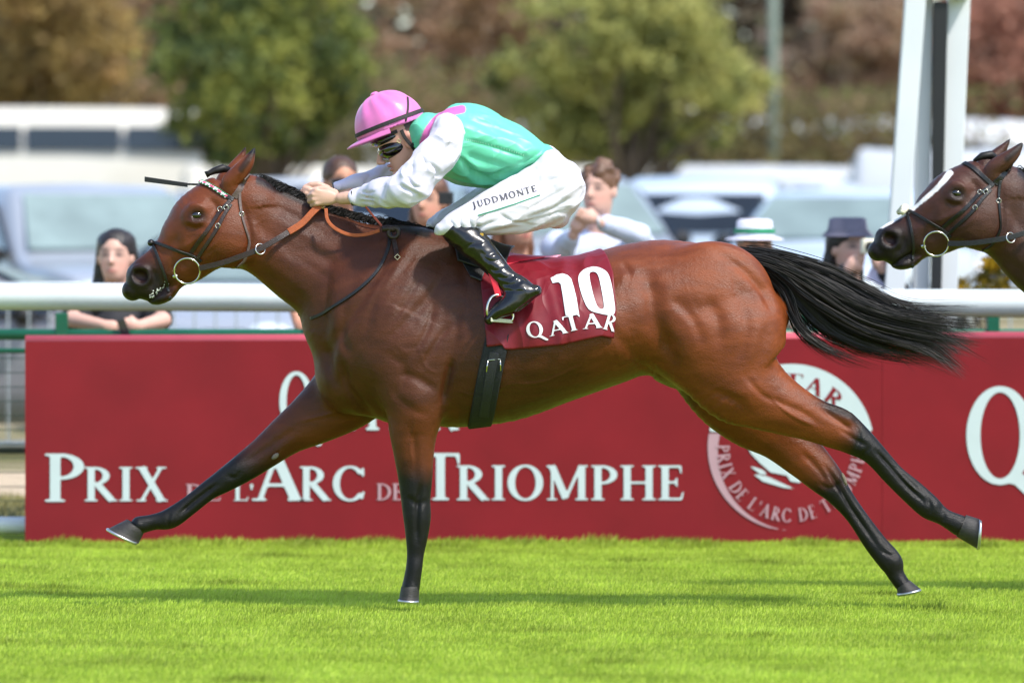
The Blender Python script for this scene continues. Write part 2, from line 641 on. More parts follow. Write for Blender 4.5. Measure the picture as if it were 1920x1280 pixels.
TK, TN, SH = .17, .065, .05
def serif(x, y, w=.17):
    s_ = 1 if y < .5 else -1
    y0, y1 = (0, SH) if y < .5 else (1 - SH, 1)
    return i_rect(x - w, y0, x + w, y1)
def stem(x, s0=True, s1=True, w=None):
    w = w or TK
    fs = [i_rect(x - w / 2, 0, x + w / 2, 1)]
    if s0: fs.append(serif(x, 0))
    if s1: fs.append(serif(x, 1))
    return i_or(*fs)
def glyph(c):
    """implicit shape with cap height 1 and its width"""
    st = stem(.17)
    if c == 'I': return st, .34
    if c == 'P': return i_or(st, i_and(i_ring(.26, .73, .38, .27, TK, TN), i_rect(.2, 0, 2, 2))), .66
    if c == 'R': return i_or(st, i_and(i_ring(.26, .74, .36, .26, TK, TN), i_rect(.2, 0, 2, 2)), i_line(.32, .5, .68, .02, TK, TK), i_rect(.6, 0, .82, SH)), .80
    if c == 'L': return i_or(st, i_rect(.17, 0, .60, TN), i_poly([(.54, 0), (.60, 0), (.64, .26), (.60, .26)])), .64
    if c == 'D': return i_or(st, i_and(i_ring(.26, .5, .56, .5, TK, TN), i_rect(.2, 0, 2, 2))), .84
    if c == 'E': return i_or(st, i_rect(.17, 0, .56, TN), i_rect(.17, 1 - TN, .54, 1), i_rect(.17, .48, .46, .48 + TN), i_rect(.42, .38, .47, .65), i_poly([(.52, 0), (.58, 0), (.63, .25), (.59, .25)]), i_poly([(.50, 1), (.56, 1), (.58, .76), (.54, .76)])), .62
    if c == 'H': return i_or(st, stem(.70), i_rect(.17, .47, .70, .47 + TN)), .87
    if c == 'T': return i_or(stem(.38, True, False), i_rect(0.02, 1 - TN, .74, 1), i_poly([(0.0, .76), (.04, .76), (.09, 1), (.0, 1)]), i_poly([(.72, .76), (.76, .76), (.76, 1), (.67, 1)])), .76
    if c == 'A': return i_or(i_line(.14, .02, .42, .98, TN * 1.3), i_line(.40, 1.0, .74, 0.02, TK * 1.05), i_rect(.22, .3, .62, .3 + TN), serif(.13, 0, .13), serif(.75, 0, .15)), .90
    if c == 'X': return i_or(i_line(.16, 1, .66, 0, TK), i_line(.64, 1, .16, 0, TN * 1.2), serif(.15, 0, .13), serif(.66, 0, .15), serif(.16, 1, .15), serif(.65, 1, .13)), .82
    if c == 'O': return i_ring(.43, .5, .43, .52, TK * 1.05, TN), .86
    if c == 'Q': return i_or(i_ring(.43, .5, .43, .52, TK * 1.05, TN), i_poly([(.42, .03), (.62, -.02), (.95, -.28), (1.08, -.26), (1.06, -.20), (.72, .10)])), .98
    if c == 'C': return i_or(i_and(i_ring(.44, .5, .44, .52, TK * 1.05, TN), i_not(i_rect(.62, .22, 2, .78))), i_rect(.74, .70, .80, .96), i_poly([(.72, .04), (.77, .04), (.82, .27), (.77, .27)])), .82
    if c == 'M': return i_or(i_rect(.14, 0, .14 + TN, 1), i_rect(.80, 0, .80 + TK, 1), i_line(.16, 1, .50, .05, TK), i_line(.50, .05, .86, 1, TN * 1.2), serif(.17, 0, .13), serif(.885, 0, .16), i_rect(.02, 1 - SH, .2, 1), i_rect(.85, 1 - SH, 1.04, 1)), 1.06
    if c == 'N': return i_or(i_rect(.14, 0, .14 + TN, 1), i_rect(.70, 0, .70 + TN, 1), i_line(.16, .98, .72, .03, TK), serif(.17, 0, .13), serif(.73, 1, .13), i_rect(.02, 1 - SH, .2, 1)), .88
    if c == 'U': return i_or(i_rect(.14, .3, .14 + TK, 1), i_rect(.62, .3, .62 + TN, 1), i_and(i_ring(.41, .3, .275, .31, TK, TN), i_rect(0, -1, 2, .3)), serif(.22, 1, .16), serif(.65, 1, .13)), .82
    if c == 'J': return i_or(i_rect(.18, .05, .18 + TK, 1), serif(.265, 1, .16), i_and(i_ring(.05, .05, .30, .28, TK, TN), i_rect(.05, -1, 2, .05))), .45
    if c == "'": return i_poly([(.06, 1), (.2, 1), (.15, .66), (.09, .66)]), .26
    return None, .3

def flat_mesh(f, x0, y0, x1, y1, cell):
    """filled region f<0 as a mesh of small cells (marching squares)"""
    nx, ny = int((x1 - x0) / cell) + 2, int((y1 - y0) / cell) + 2
    xs, ys = x0 + np.arange(nx) * cell, y0 + np.arange(ny) * cell
    X, Y = np.meshgrid(xs, ys, indexing='ij')
    A = f(X, Y)
    ins = A < 0
    V, Fc, vid = [], [], {}
    def vert(key, p):
        if key not in vid:
            vid[key] = len(V); V.append(p)
        return vid[key]
    any_ = ins[:-1, :-1] | ins[1:, :-1] | ins[:-1, 1:] | ins[1:, 1:]
    for i, j in np.argwhere(any_):
        cs = [(i, j), (i + 1, j), (i + 1, j + 1), (i, j + 1)]
        poly = []
        for a in range(4):
            p, q = cs[a], cs[(a + 1) % 4]
            if ins[p]: poly.append(vert(p, (xs[p[0]], ys[p[1]])))
            if ins[p] != ins[q]:
                t = A[p] / (A[p] - A[q])
                k = (p, q) if p < q else (q, p)
                poly.append(vert(k, (xs[p[0]] + t * (xs[q[0]] - xs[p[0]]), ys[p[1]] + t * (ys[q[1]] - ys[p[1]]))))
        if len(poly) >= 3: Fc.append(poly)
    return V, Fc

_gc = {}
def glyph_flat(c, cell=.035):
    if (c, cell) not in _gc:
        f, w = glyph(c)
        _gc[(c, cell)] = (*flat_mesh(f, -.30, -.34, w + .15, 1.08, cell), w)
    return _gc[(c, cell)]

def text_flat(s_, track=.04, cell=.035):
    V, Fc, x = [], [], 0.0
    for c in s_:
        if c == ' ': x += .35; continue
        v, f, w = glyph_flat(c, cell)
        b = len(V)
        V += [(a + x, q) for a, q in v]
        Fc += [[i + b for i in p] for p in f]
        x += w + track
    return V, Fc, x - track
# ------------------------------------------------------------------ ground
def gz(y):
    """height of the ground: flat course, then a slight rise into the car park"""
    return float(np.interp(y, [-60, 4.4, 5.2, 8, 18, 30, 45, 80, 160, 2500], [-.04, -.04, 0, 0, .05, .22, .40, .45, .6, .6]))
M_turf = mat('turf', lin(124, 142, 40), rough=0.9, var=0.35, scale=2.2, bump=0.6, bscale=25, spec=0.15, stretch=(.45, 1, 1))
M_park = mat('worn_car_park_grass', lin(120, 118, 80), rough=0.95, var=0.3, scale=1.2, bump=0.4, bscale=12, spec=0.1, var2=lin(150, 138, 112))
M_path = mat('pale_sand_path', lin(196, 176, 150), rough=0.95, var=0.2, scale=6, bump=0.4, bscale=40, spec=0.1)
def sheet(name, ys, x, m, dz=0.0):
    mb = MB()
    for y in ys:
        mb.v += [(-x, y, gz(y) + dz), (x, y, gz(y) + dz)]
    for i in range(len(ys) - 1):
        mb.f.append([2 * i, 2 * i + 1, 2 * i + 3, 2 * i + 2])
    o = mb.build(name, m, smooth=True)
    return tag(o, kind='structure')
sheet('ground', [-60, 4.4, 5.2, 6.6, 8, 18, 30, 45, 80, 160, 2500], 900, M_park)
sheet('turf_course', [-60, -2, 4.4, 5.0], 60, M_turf, .006)
sheet('path', [8.5, 10.2, 11.6], 60, M_path, .004)

def blades(name, n, x0, x1, ya, yb, hlo, hhi, wd, m, seed, lean=.5, dens=None, zoff=-.034):
    r = np.random.default_rng(seed)
    x = r.uniform(x0, x1, n); y = r.uniform(ya, yb, n)
    P3 = np.stack([x * .55, y * 1.6, np.zeros(n)], 1)
    pn = .35 * fbm(P3, 4.0, seed, 2) + .75 * fbm(P3, 17.0, seed + 1, 3)
    dv = r.uniform([x0, ya], [x1, yb], (46, 2)); dr = r.uniform(.03, .09, 46)
    tuft = np.zeros(n)
    for (a0, b0), q in zip(dv, dr):
        tuft = np.maximum(tuft, np.exp(-((x - a0) / (q * 1.6)) ** 2 - ((y - b0) / q) ** 2))
    h = (hlo + (hhi - hlo) * r.random(n) ** 1.5) * (1 + .35 * pn) * (1 + .9 * tuft)
    if dens: h *= dens(x, y)
    a = r.uniform(0, 2 * np.pi, n)
    le = r.uniform(.2, 1.0, n) * lean
    dx, dy = np.cos(a) * le * h + .25 * h, np.sin(a) * le * h
    b = a + np.pi / 2 + r.normal(size=n) * .5
    wx, wy = np.cos(b) * wd * r.uniform(.6, 1.3, n), np.sin(b) * wd * r.uniform(.6, 1.3, n)
    z0 = np.full(n, zoff)
    V = np.stack([np.stack([x - wx, y - wy, z0], 1), np.stack([x + wx, y + wy, z0], 1),
                  np.stack([x + dx * .45 + wx * .7, y + dy * .45 + wy * .7, z0 + h * .6], 1), np.stack([x + dx * .45 - wx * .7, y + dy * .45 - wy * .7, z0 + h * .6], 1),
                  np.stack([x + dx, y + dy, z0 + h * .95], 1)], 1).reshape(-1, 3)
    i = np.arange(n) * 5
    T = np.concatenate([np.stack([i, i + 1, i + 2], 1), np.stack([i, i + 2, i + 3], 1), np.stack([i + 3, i + 2, i + 4], 1)])
    o = np_mesh(name, V, T, m, smooth=False)
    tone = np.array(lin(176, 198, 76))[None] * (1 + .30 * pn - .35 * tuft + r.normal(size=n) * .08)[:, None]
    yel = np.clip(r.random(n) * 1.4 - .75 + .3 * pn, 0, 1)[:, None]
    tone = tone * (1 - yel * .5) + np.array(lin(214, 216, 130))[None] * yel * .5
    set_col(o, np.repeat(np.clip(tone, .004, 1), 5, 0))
    return o
M_blade = mat('grass_blade', (1, 1, 1), rough=0.75, var=0.1, scale=3, attr='tone', spec=0.1, backlit=0.5)
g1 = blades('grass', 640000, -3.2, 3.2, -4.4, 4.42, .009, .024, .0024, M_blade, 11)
tag(g1, 'short bright green racecourse turf under the horses', 'grass', kind='stuff')
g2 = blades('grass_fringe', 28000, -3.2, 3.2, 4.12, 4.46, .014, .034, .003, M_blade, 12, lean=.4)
tag(g2, 'longer uncut grass along the foot of the maroon board', 'grass', kind='stuff')
g3 = blades('rough_grass', 26000, -3.4, 3.4, 4.75, 8.4, .03, .07, .004, mat('dry_grass_blade', lin(150, 142, 88), .8, .2, 3), 13, lean=.6, zoff=0.0)
tag(g3, 'dry rough grass behind the rail', 'grass', kind='stuff')

# ------------------------------------------------------------------ advertising boards
M_board = mat('maroon_vinyl', lin(124, 20, 31), rough=0.45, var=0.10, scale=3.5, bump=0.35, bscale=1.6, spec=0.3)
M_print = mat('pale_print', lin(190, 202, 206), rough=0.5, var=0.03)
M_print2 = mat('faded_print', lin(176, 140, 150), rough=0.5, var=0.05)
YB = 4.47
def board(x0, x1, y0t, y1t, label):
    o = empty('advertising_board', W((x0 + x1) / 2, 1012, YB))
    tag(o, label, 'advertising board', 'maroon boards along the course')
    a, b = W(x0, 1016, YB), W(x1, 1016, YB)
    t0, t1 = W(x0, y0t, YB), W(x1, y1t, YB)
    mb = MB()
    n = 40
    # vinyl skin slightly slack over its frame
    vs = []
    for i in range(n + 1):
        for j in range(13):
            u, v = i / n, j / 12
            top = t0.lerp(t1, u); bot = a.lerp(b, u)
            p = bot.lerp(top, v)
            p.y += .002 * math.sin(u * 17 + 3 * v) * math.sin(math.pi * v) * math.sin(math.pi * u) * .5
            vs.append(tuple(p))
    mb.v = vs
    for i in range(n):
        for j in range(12):
            q = i * 13 + j
            mb.f.append([q, q + 13, q + 14, q + 1])
    mb.build('panel', M_board, o, smooth=True)
    bx = MB().hexa([(a.x, YB + .012, 0), (b.x, YB + .012, 0), (a.x, YB + .09, 0), (b.x, YB + .09, 0), (t0.x, YB + .012, t0.z - .004), (t1.x, YB + .012, t1.z - .004), (t0.x, YB + .09, t0.z - .004), (t1.x, YB + .09, t1.z - .004)])
    bx.build('core', M_board, o, bevel=.006)
    cp = MB().tube([(t0.x, YB + .03, t0.z), (t1.x, YB + .03, t1.z)], .028, 10)
    cp.build('top_edge', mat('sunlit_maroon_edge', lin(190, 78, 92), .4, .05), o, smooth=True)  # sunlight on the rounded top edge painted in as paler maroon
    return o
bd1 = board(47, 1653.7, 640, 634, 'long maroon board reading Prix de l\'Arc de Triomphe behind the bay horse')
bd2 = board(1654.3, 3150, 634, 629, 'maroon board with a large white Q at the right edge')
def board_text(parent, s_, x0, x1, ybase, h, m=None, cell=.04, track=.05, name='lettering'):
    w = sum(glyph(c)[1] for c in s_) + track * (len(s_) - 1)
    x = 0.0
    for c in s_:                                   # every letter is a part of its own
        v, f, gw = glyph_flat(c, cell)
        V = [tuple(W(x0 + (a + x) / w * (x1 - x0), ybase - q * h, YB - .0045)) for a, q in v]
        np_mesh('letter', np.array(V), f, m or M_print, parent, smooth=False)
        x += gw + track
for s_, x0, x1, yb, h in (('P', 84, 160, 940, 90), ('RIX', 158, 316, 939, 64), ('L', 438, 466, 938, 31), ("'", 466, 478, 938, 31), ('A', 472, 572, 938, 88), ('RC', 562, 684, 938, 64),
                          ('T', 790, 862, 937, 88), ('RIOMPHE', 856, 1282, 937, 65)):
    board_text(bd1, s_, x0, x1, yb, h)
for s_, x0, x1, yb, h in (('DE', 348, 414, 938, 31), ('DE', 706, 756, 937, 31)):
    board_text(bd1, s_, x0, x1, yb, h, M_print2)
board_text(bd1, 'QATAR', 524, 860, 806, 108)
board_text(bd2, 'QATAR', 1812, 2480, 905, 178)
# round emblem: pale cap, crescent ring, curved lettering, brush strokes
EC, ER = (1483, 838), 156.0
def on_board(name, V2, Fc, parent, m, lift=.0045):
    return np_mesh(name, np.array([tuple(W(x, y, YB - lift)) for x, y in V2]), Fc, m, parent, smooth=False)
emb = empty('emblem'); emb.parent = bd1; emb.matrix_parent_inverse = world_of(bd1).inverted()
disc = i_ell(EC[0], EC[1], ER, ER)
on_board('emblem_cap', *flat_mesh(i_and(disc, lambda x, y: y - 809), 1320, 678, 1648, 812, 4), emb, M_print)
cres = i_and(i_and(disc, i_not(i_ell(EC[0] + 9, EC[1] + 10, ER - 10, ER - 10))), lambda x, y: np.maximum(812 - y, x - 1500))
on_board('emblem_ring', *flat_mesh(cres, 1320, 808, 1500, 998, 2.5), emb, M_print2)
strokes = i_or(i_poly([(1400, 835), (1440, 822), (1475, 850), (1500, 880), (1480, 892), (1445, 885), (1425, 868), (1408, 850)]),
               i_poly([(1404, 872), (1430, 880), (1440, 890), (1425, 888)]), i_poly([(1412, 888), (1440, 893), (1490, 916), (1470, 914), (1430, 902)]),
               i_poly([(1475, 890), (1505, 888), (1500, 905), (1482, 902)]), i_poly([(1500, 820), (1530, 832), (1520, 842), (1505, 834)]))
on_board('emblem_mark', *flat_mesh(strokes, 1395, 815, 1540, 920, 2.5), emb, M_print)
def arc_text(s_, a0, a1, rad, h, m, inward, name='emblem_lettering', lift=.0075):
    ws = [glyph(c)[1] if c != ' ' else .4 for c in s_]
    tot = sum(ws) + .12 * (len(ws) - 1)
    acc = 0
    for c, w in zip(s_, ws):
        if c != ' ':
            v, f, gw = glyph_flat(c, .07)
            V2, Fc = [], []
            b = 0
            for a, q in v:
                an = math.radians(a0 + (a1 - a0) * (acc + a) / tot)
                rr = rad - q * h if inward else rad + q * h
                V2.append((EC[0] + rr * math.cos(an), EC[1] - rr * math.sin(an)))
            Fc += [[i + b for i in p] for p in f]
            on_board('emblem_letter', V2, Fc, emb, m, lift)
        acc += w + .12
arc_text('QATAR', 140, 40, 108, 30, M_board, False)
arc_text("PRIX DE L'ARC DE TRIOMPHE", 178, 362, 140, 25, M_print2, True)
# vinyl seam and frame foot of the left board end
# ------------------------------------------------------------------ running rail, green fence, low white plinth
M_rail = mat('white_pvc', lin(205, 212, 214), rough=0.35, var=0.04, scale=4, bump=0.02, bscale=8)
M_olive = mat('olive_underside', lin(120, 128, 90), rough=0.9, var=0.3, scale=20)
M_green = mat('green_paint', lin(20, 92, 66), rough=0.4, var=0.15, scale=8, bump=0.05, bscale=30)
YR, YF = 4.85, 5.55
rl = empty('running_rail', (0, YR, 0))
tag(rl, 'fat white plastic running rail behind the maroon board', 'rail')
RA, RB = W(-700, 550, YR), W(2700, 574, YR)
MB().tube([RA.lerp(RB, i / 12) + Vector((0, 0, .003 * math.sin(i * 2.1))) for i in range(13)], .0605, 20).build('rail_tube', M_rail, rl, smooth=True)
MB().tube([RA + Vector((0, .004, -.0545)), RB + Vector((0, .004, -.0545))], .009, 6).build('rail_strip', M_olive, rl, smooth=True)  # thin olive-toned strip along the bottom of the tube
for px in (-280, 700, 1690, 2600):
    p = W(px, 560, YR)
    MB().tube([(p.x, YR + .02, 1.0), (p.x, YR + .12, .98), (p.x, YR + .20, .85), (p.x, YR + .2, 0)], [.03, .03, .028, .028], 10).build('support', M_rail, rl, smooth=True)
pl = MB().tube([W(-900, 984, YR - .2), W(60, 984, YR - .2), W(2900, 984, YR - .2)], .038, 14).build('lower_rail', M_rail, None, smooth=True)
tag(pl, 'low white tube lying at the foot of the fence, left of the board', 'rail')
fn = empty('green_fence', (0, YF, 0))
tag(fn, 'green tubular crowd fence with wire mesh behind the white rail', 'fence')
zt = W(0, 627, YF).z
MB().tube([(W(-900, 0, YF).x, YF, zt), (W(2900, 0, YF).x, YF, zt)], .026, 12).build('top_tube', M_green, fn, smooth=True)
MB().tube([(W(-900, 0, YF).x, YF, zt - .075), (W(2900, 0, YF).x, YF, zt - .075)], .012, 8).build('middle_tube', M_green, fn, smooth=True)
for px in (-330, 116, 580, 1040, 1500, 1862, 2400):
    p = W(px, 0, YF)
    MB().box(p.x - .028, p.x + .028, YF - .03, YF + .03, 0, zt + .10).build('post', M_green, fn, bevel=.004)
M_wire = mat('dark_green_wire', lin(30, 58, 48), .5, .1)
wm = MB()
x0_, x1_ = W(-200, 0, YF).x, W(140, 0, YF).x
for i in range(60):
    x = x0_ + (x1_ - x0_) * i / 59
    wm.tube([(x, YF, .03), (x, YF, zt - .09)], .0012, 4, cap=False)
for i in range(12):
    z = .05 + (zt - .16) * i / 11
    wm.tube([(x0_, YF + .003, z), (x1_, YF + .003, z)], .0022, 4, cap=False)
tag(wm.build('wire_mesh', M_wire, fn), kind='stuff')
# grey steel crowd barriers beyond the path
M_galv = mat('galvanised_steel', lin(168, 176, 180), rough=0.4, var=0.1, metallic=0.6)
def barrier(px, y, label):
    o = empty('crowd_barrier', (W(px, 0, y).x, y, gz(y)))
    tag(o, label, 'barrier', 'steel crowd barriers')
    w, h = 2.2, 1.05
    MB().tube([(-w / 2, 0, .12), (-w / 2, 0, h - .06), (-w / 2 + .06, 0, h), (w / 2 - .06, 0, h), (w / 2, 0, h - .06), (w / 2, 0, .12), (-w / 2, 0, .12)], .019, 8).build('frame', M_galv, o, smooth=True, local=True)
    for i in range(17):
        x = -w / 2 + w * (i + 1) / 18
        MB().tube([(x, 0, .12), (x, 0, h)], .007, 6, cap=False).build('bar', M_galv, o, smooth=True, local=True)
    for x in (-.8, .8):
        MB().tube([(x, -.28, .0), (x, -.26, .04), (x, 0, .1), (x, .26, .04), (x, .28, 0)], .016, 6).build('foot', M_galv, o, smooth=True, local=True)
for i, (px, lb) in enumerate(((-180, 'steel crowd barrier showing at the left edge past the board end'), (560, 'steel crowd barrier behind the woman leaning on the fence'), (1310, 'steel crowd barrier hidden mostly behind the galloping horse'), (2050, 'steel crowd barrier furthest right behind the second horse'))):
    barrier(px, 12.6, lb)

# ------------------------------------------------------------------ winning post
M_post = mat('white_gloss_paint', lin(206, 210, 212), rough=0.4, var=0.04, scale=3)
M_pblack = mat('black_paint', lin(18, 18, 20), rough=0.5, var=0.1)
YP = 5.95
wp = empty('winning_post', W(1745, 1000, YP) * 1.0)
wp.location.z = 0
tag(wp, 'tall white winning post frame with a black centre strip', 'post')
def slab(x0, x1, xt0, xt1, zb, zt_, y0, y1, name, m):
    a, b, c, d = W(x0, 0, YP).x, W(x1, 0, YP).x, W(xt0, 0, YP).x, W(xt1, 0, YP).x
    MB().hexa([(a, y0, zb), (b, y0, zb), (a, y1, zb), (b, y1, zb), (c, y0, zt_), (d, y0, zt_), (c, y1, zt_), (d, y1, zt_)]).build(name, m, wp, bevel=.004)
ztop = W(0, 0, YP).z
k = lambda x_at0, x_at545, z: x_at0 + (x_at545 - x_at0) * (ztop - z) / (ztop - W(0, 545, YP).z)
Z2 = 4.6
slab(k(1694, 1655, 0), k(1732, 1692, 0), k(1694, 1655, Z2), k(1732, 1692, Z2), 0, Z2, YP - .15, YP - .05, 'raking_strut', M_post)
slab(k(1722, 1715, 0), k(1750, 1744, 0), k(1722, 1715, Z2), k(1750, 1744, Z2), 0, Z2, YP + .05, YP + .14, 'thin_post', M_post)
slab(k(1750, 1746, 0), k(1777, 1765, 0), k(1750, 1746, ztop - .012), k(1777, 1765, ztop - .012), 0, ztop - .012, YP - .02, YP + .04, 'black_strip', M_pblack)
slab(k(1780, 1752, 0), k(1821, 1797, 0), k(1780, 1752, Z2), k(1821, 1797, Z2), 0, Z2, YP + .045, YP + .16, 'main_post', M_post)
a, b = W(1700, 0, YP).x, W(1815, 0, YP).x
MB().box(a, b, YP - .045, YP + .044, ztop + .002, ztop + .10).build('cross_bar', M_post, wp, bevel=.004)
MB().box(W(1690, 0, YP).x, W(1835, 0, YP).x, YP - .14, YP + .15, Z2 + .002, Z2 + .35).build('cap_board', M_post, wp, bevel=.004)

# ------------------------------------------------------------------ vehicles
M_glass = mat('car_glass', lin(84, 100, 104), rough=0.08, var=0.15, scale=2, spec=0.6, coat=0.5)
M_gdark = mat('dark_glass', lin(22, 28, 34), rough=0.08, var=0.2, scale=2, coat=0.5)
M_tyre = mat('tyre_rubber', lin(26, 26, 27), rough=0.85, var=0.1)
M_rim = mat('alloy_rim', lin(150, 152, 156), rough=0.3, var=0.1, metallic=0.8)
M_trim = mat('black_plastic', lin(24, 24, 26), rough=0.6, var=0.1)
M_lamp = mat('head_lamp', lin(214, 222, 228), rough=0.1, var=0.1, coat=1)
M_tail = mat('tail_lamp', lin(150, 20, 22), rough=0.2, var=0.1, coat=1)
PAINT = {}
def paint(n, c):
    if n not in PAINT: PAINT[n] = mat(n, c, rough=0.28, var=0.03, scale=2, coat=0.6)
    return PAINT[n]
KIND = {  # length, width, side profile (x from front, z lower roofline), belt height, cabin start/ends
    'suv': dict(L=4.7, Wd=1.94, belt=1.10, hood=[(0, .55), (.06, .92), (.5, 1.06), (1.35, 1.14)], roof=[(1.35, 1.14), (2.15, 1.68), (2.7, 1.76), (3.9, 1.74), (4.45, 1.60)], tail=[(4.45, 1.60), (4.66, 1.10), (4.70, .55)]),
    'hatch': dict(L=4.2, Wd=1.80, belt=.93, hood=[(0, .5), (.06, .72), (.5, .86), (1.15, .95)], roof=[(1.15, .95), (1.95, 1.40), (2.4, 1.47), (3.3, 1.44), (3.85, 1.30)], tail=[(3.85, 1.30), (4.12, .92), (4.2, .5)]),
    'saloon': dict(L=4.7, Wd=1.83, belt=.92, hood=[(0, .5), (.06, .7), (.5, .84), (1.35, .93)], roof=[(1.35, .93), (2.15, 1.38), (2.6, 1.45), (3.2, 1.43), (3.95, 1.08)], tail=[(3.95, 1.08), (4.62, 1.0), (4.7, .5)]),
    'van': dict(L=5.2, Wd=2.0, belt=1.25, hood=[(0, .6), (.06, 1.0), (.4, 1.18), (.75, 1.28)], roof=[(.75, 1.28), (1.5, 1.98), (2.0, 2.22), (4.6, 2.26), (5.05, 2.20)], tail=[(5.05, 2.20), (5.16, 1.3), (5.2, .6)]),
    'coach': dict(L=12.0, Wd=2.5, belt=2.52, wtop=2.98, hood=[(0, .5), (.03, 1.0), (.08, 1.5), (.12, 1.75)], roof=[(.12, 1.75), (.45, 2.9), (.9, 3.26), (11.3, 3.28), (11.85, 3.1)], tail=[(11.85, 3.1), (11.96, 1.7), (12.0, .5)]),
}
def vehicle(kind, name, label, cat, loc, yaw, body, group, glass=None, dark=False, front_glass=None):
    """car body lofted from its side profile, with panes, wheels, lamps and mirrors as parts; front at -Y before yaw"""
    K = KIND[kind]
    o = empty(name, loc, yaw)
    tag(o, label, cat, group)
    glass = glass or (M_gdark if dark else M_glass)
    L, hw, belt = K['L'], K['Wd'] / 2, K['belt']
    prof_ = catmull(np.array(K['hood'] + K['roof'][1:] + K['tail'][1:], float), 4)
    under = .22 if kind != 'coach' else .3
    # cross-sections along y
    def wid(z, top):
        t = max(0, (z - belt)) / max(.01, max(p[1] for p in K['roof']) - belt)
        return hw * (1 - .20 * t ** 1.3) if kind not in ('coach', 'van') else hw * (1 - .07 * t ** 1.6)
    mb = MB(); rows = []
    for (x, z) in prof_:
        nose = min(1, .86 + .6 * x / L * 2) * min(1, .88 + .5 * (L - x) / L * 2)
        w1 = hw * min(1, nose)
        wt = wid(z, z) * min(1, nose)
        zm = min(z - .02, belt)
        row = [(-w1 * .96, under), (-w1, under + .25 if zm > under + .3 else under + .02), (-w1, zm - .08 if zm - .08 > under + .26 else under + .27), (-min(w1, w1 * .985), zm), (-wt * .97, max(zm + .004, z - .05)), (-wt * .86, z), (0, z + .02)]
        row = row + [(-a, b) for a, b in reversed(row[:-1])]
        rows.append([(a, x - L / 2, b) for a, b in row])
    n = len(rows[0])
    for r in rows: mb.v += r
    for i in range(len(rows) - 1):
        for j in range(n - 1):
            a_ = i * n + j
            mb.f.append([a_, a_ + 1, a_ + n + 1, a_ + n])
        mb.f.append([i * n + n - 1, i * n, (i + 1) * n, (i + 1) * n + n - 1])
    mb.f.append(list(range(n))); mb.f.append([(len(rows) - 1) * n + j for j in reversed(range(n))])
    bo_ = mb.build('body', body, o, smooth=True, local=True)
    e = .012
    def pane(nm, q, m):
        c = sum((Vector(p) for p in q), Vector()) / 4
        nrm = (Vector(q[1]) - Vector(q[0])).cross(Vector(q[3]) - Vector(q[0])).normalized()
        if nrm.dot(c - Vector((0, 0, 1.0))) < 0: nrm = -nrm
        v = [tuple(Vector(p) + nrm * .004) for p in q] + [tuple(Vector(p) + nrm * .042) for p in q]
        MB().add(v, [(0, 1, 2, 3), (7, 6, 5, 4), (0, 4, 5, 1), (1, 5, 6, 2), (2, 6, 7, 3), (3, 7, 4, 0)]).build(nm, m, o, local=True)
    R0, R1, Re, Rt = K['roof'][0], K['roof'][1], K['roof'][-1], K['tail'][1]
    def wz(z): return wid(z, z)
    za, zb = R0[1] + .05, R1[1] - .03
    xa, xb = R0[0] + (R1[0] - R0[0]) * (.05 / (R1[1] - R0[1])), R1[0] - (R1[0] - R0[0]) * (.03 / (R1[1] - R0[1]))
    wa, wb_ = wz(za) * .88, wz(zb) * .82
    pane('windscreen', [(-wa, xa - L / 2, za), (wa, xa - L / 2, za), (wb_, xb - L / 2, zb), (-wb_, xb - L / 2, zb)], front_glass or glass)
    za, zb = Re[1] - .05, Rt[1] + .06
    f = lambda z: Re[0] + (Rt[0] - Re[0]) * (Re[1] - z) / (Re[1] - Rt[1])
    wa, wb_ = wz(za) * .80, wz(zb) * .86
    pane('rear_window', [(-wa, f(za) - L / 2, za), (wa, f(za) - L / 2, za), (wb_, f(zb) - L / 2, zb), (-wb_, f(zb) - L / 2, zb)], glass)
    zr = max(p[1] for p in K['roof'])
    nwin = {'coach': 7, 'van': 1}.get(kind, 3)
    xs0, xs1 = K['roof'][0][0] + .12, K['roof'][-1][0] - .10
    if kind == 'van': xs1 = 2.2
    for s_ in (-1, 1):
        for i in range(nwin):
            u0, u1 = xs0 + (xs1 - xs0) * i / nwin + .04, xs0 + (xs1 - xs0) * (i + 1) / nwin - .04
            def top(x):
                return float(np.interp(x, prof_[:, 0], prof_[:, 1])) - .11
            zb0 = belt + .05
            def X(z): return s_ * (wz(z) * .985 + .012)
            def lim(x): return max(min(top(x), K.get('wtop', 9)), zb0 + .02)
            pane('side_window', [(X(zb0), u0 - L / 2, zb0), (X(zb0), u1 - L / 2, zb0), (X(lim(u1)), u1 - L / 2, lim(u1)), (X(lim(u0)), u0 - L / 2, lim(u0))], glass)
        for xw in ((.85, L - .85) if kind != 'coach' else (2.4, 8.6)):
            rw = .34 if kind not in ('suv', 'coach', 'van') else (.38 if kind != 'coach' else .48)
            wh_ = MB().tube([(s_ * (hw - .20), xw - L / 2, rw), (s_ * (hw + .012), xw - L / 2, rw)], rw, 20).build('wheel', M_tyre, o, smooth=False, local=True)
            MB().tube([(s_ * (hw + .013), xw - L / 2, rw), (s_ * (hw + .02), xw - L / 2, rw)], rw * .62, 16).build('rim', M_rim, wh_, local=True)
        if kind != 'coach':
            MB().ball((s_ * (hw + .10), K['roof'][0][0] + .35 - L / 2, belt + .06), (.11, .07, .08), 10, 8).build('wing_mirror', M_trim, o, smooth=True, local=True)
        zh = float(np.interp(.25, prof_[:, 0], prof_[:, 1]))
        MB().ball((s_ * hw * .70, .10 - L / 2, zh - .14), (.19, .10, .085), 12, 8).build('headlight', M_lamp, o, smooth=True, local=True)
        MB().ball((s_ * hw * .78, L / 2 - .08, belt - .06), (.12, .09, .12), 12, 8).build('tail_light', M_tail, o, smooth=True, local=True)
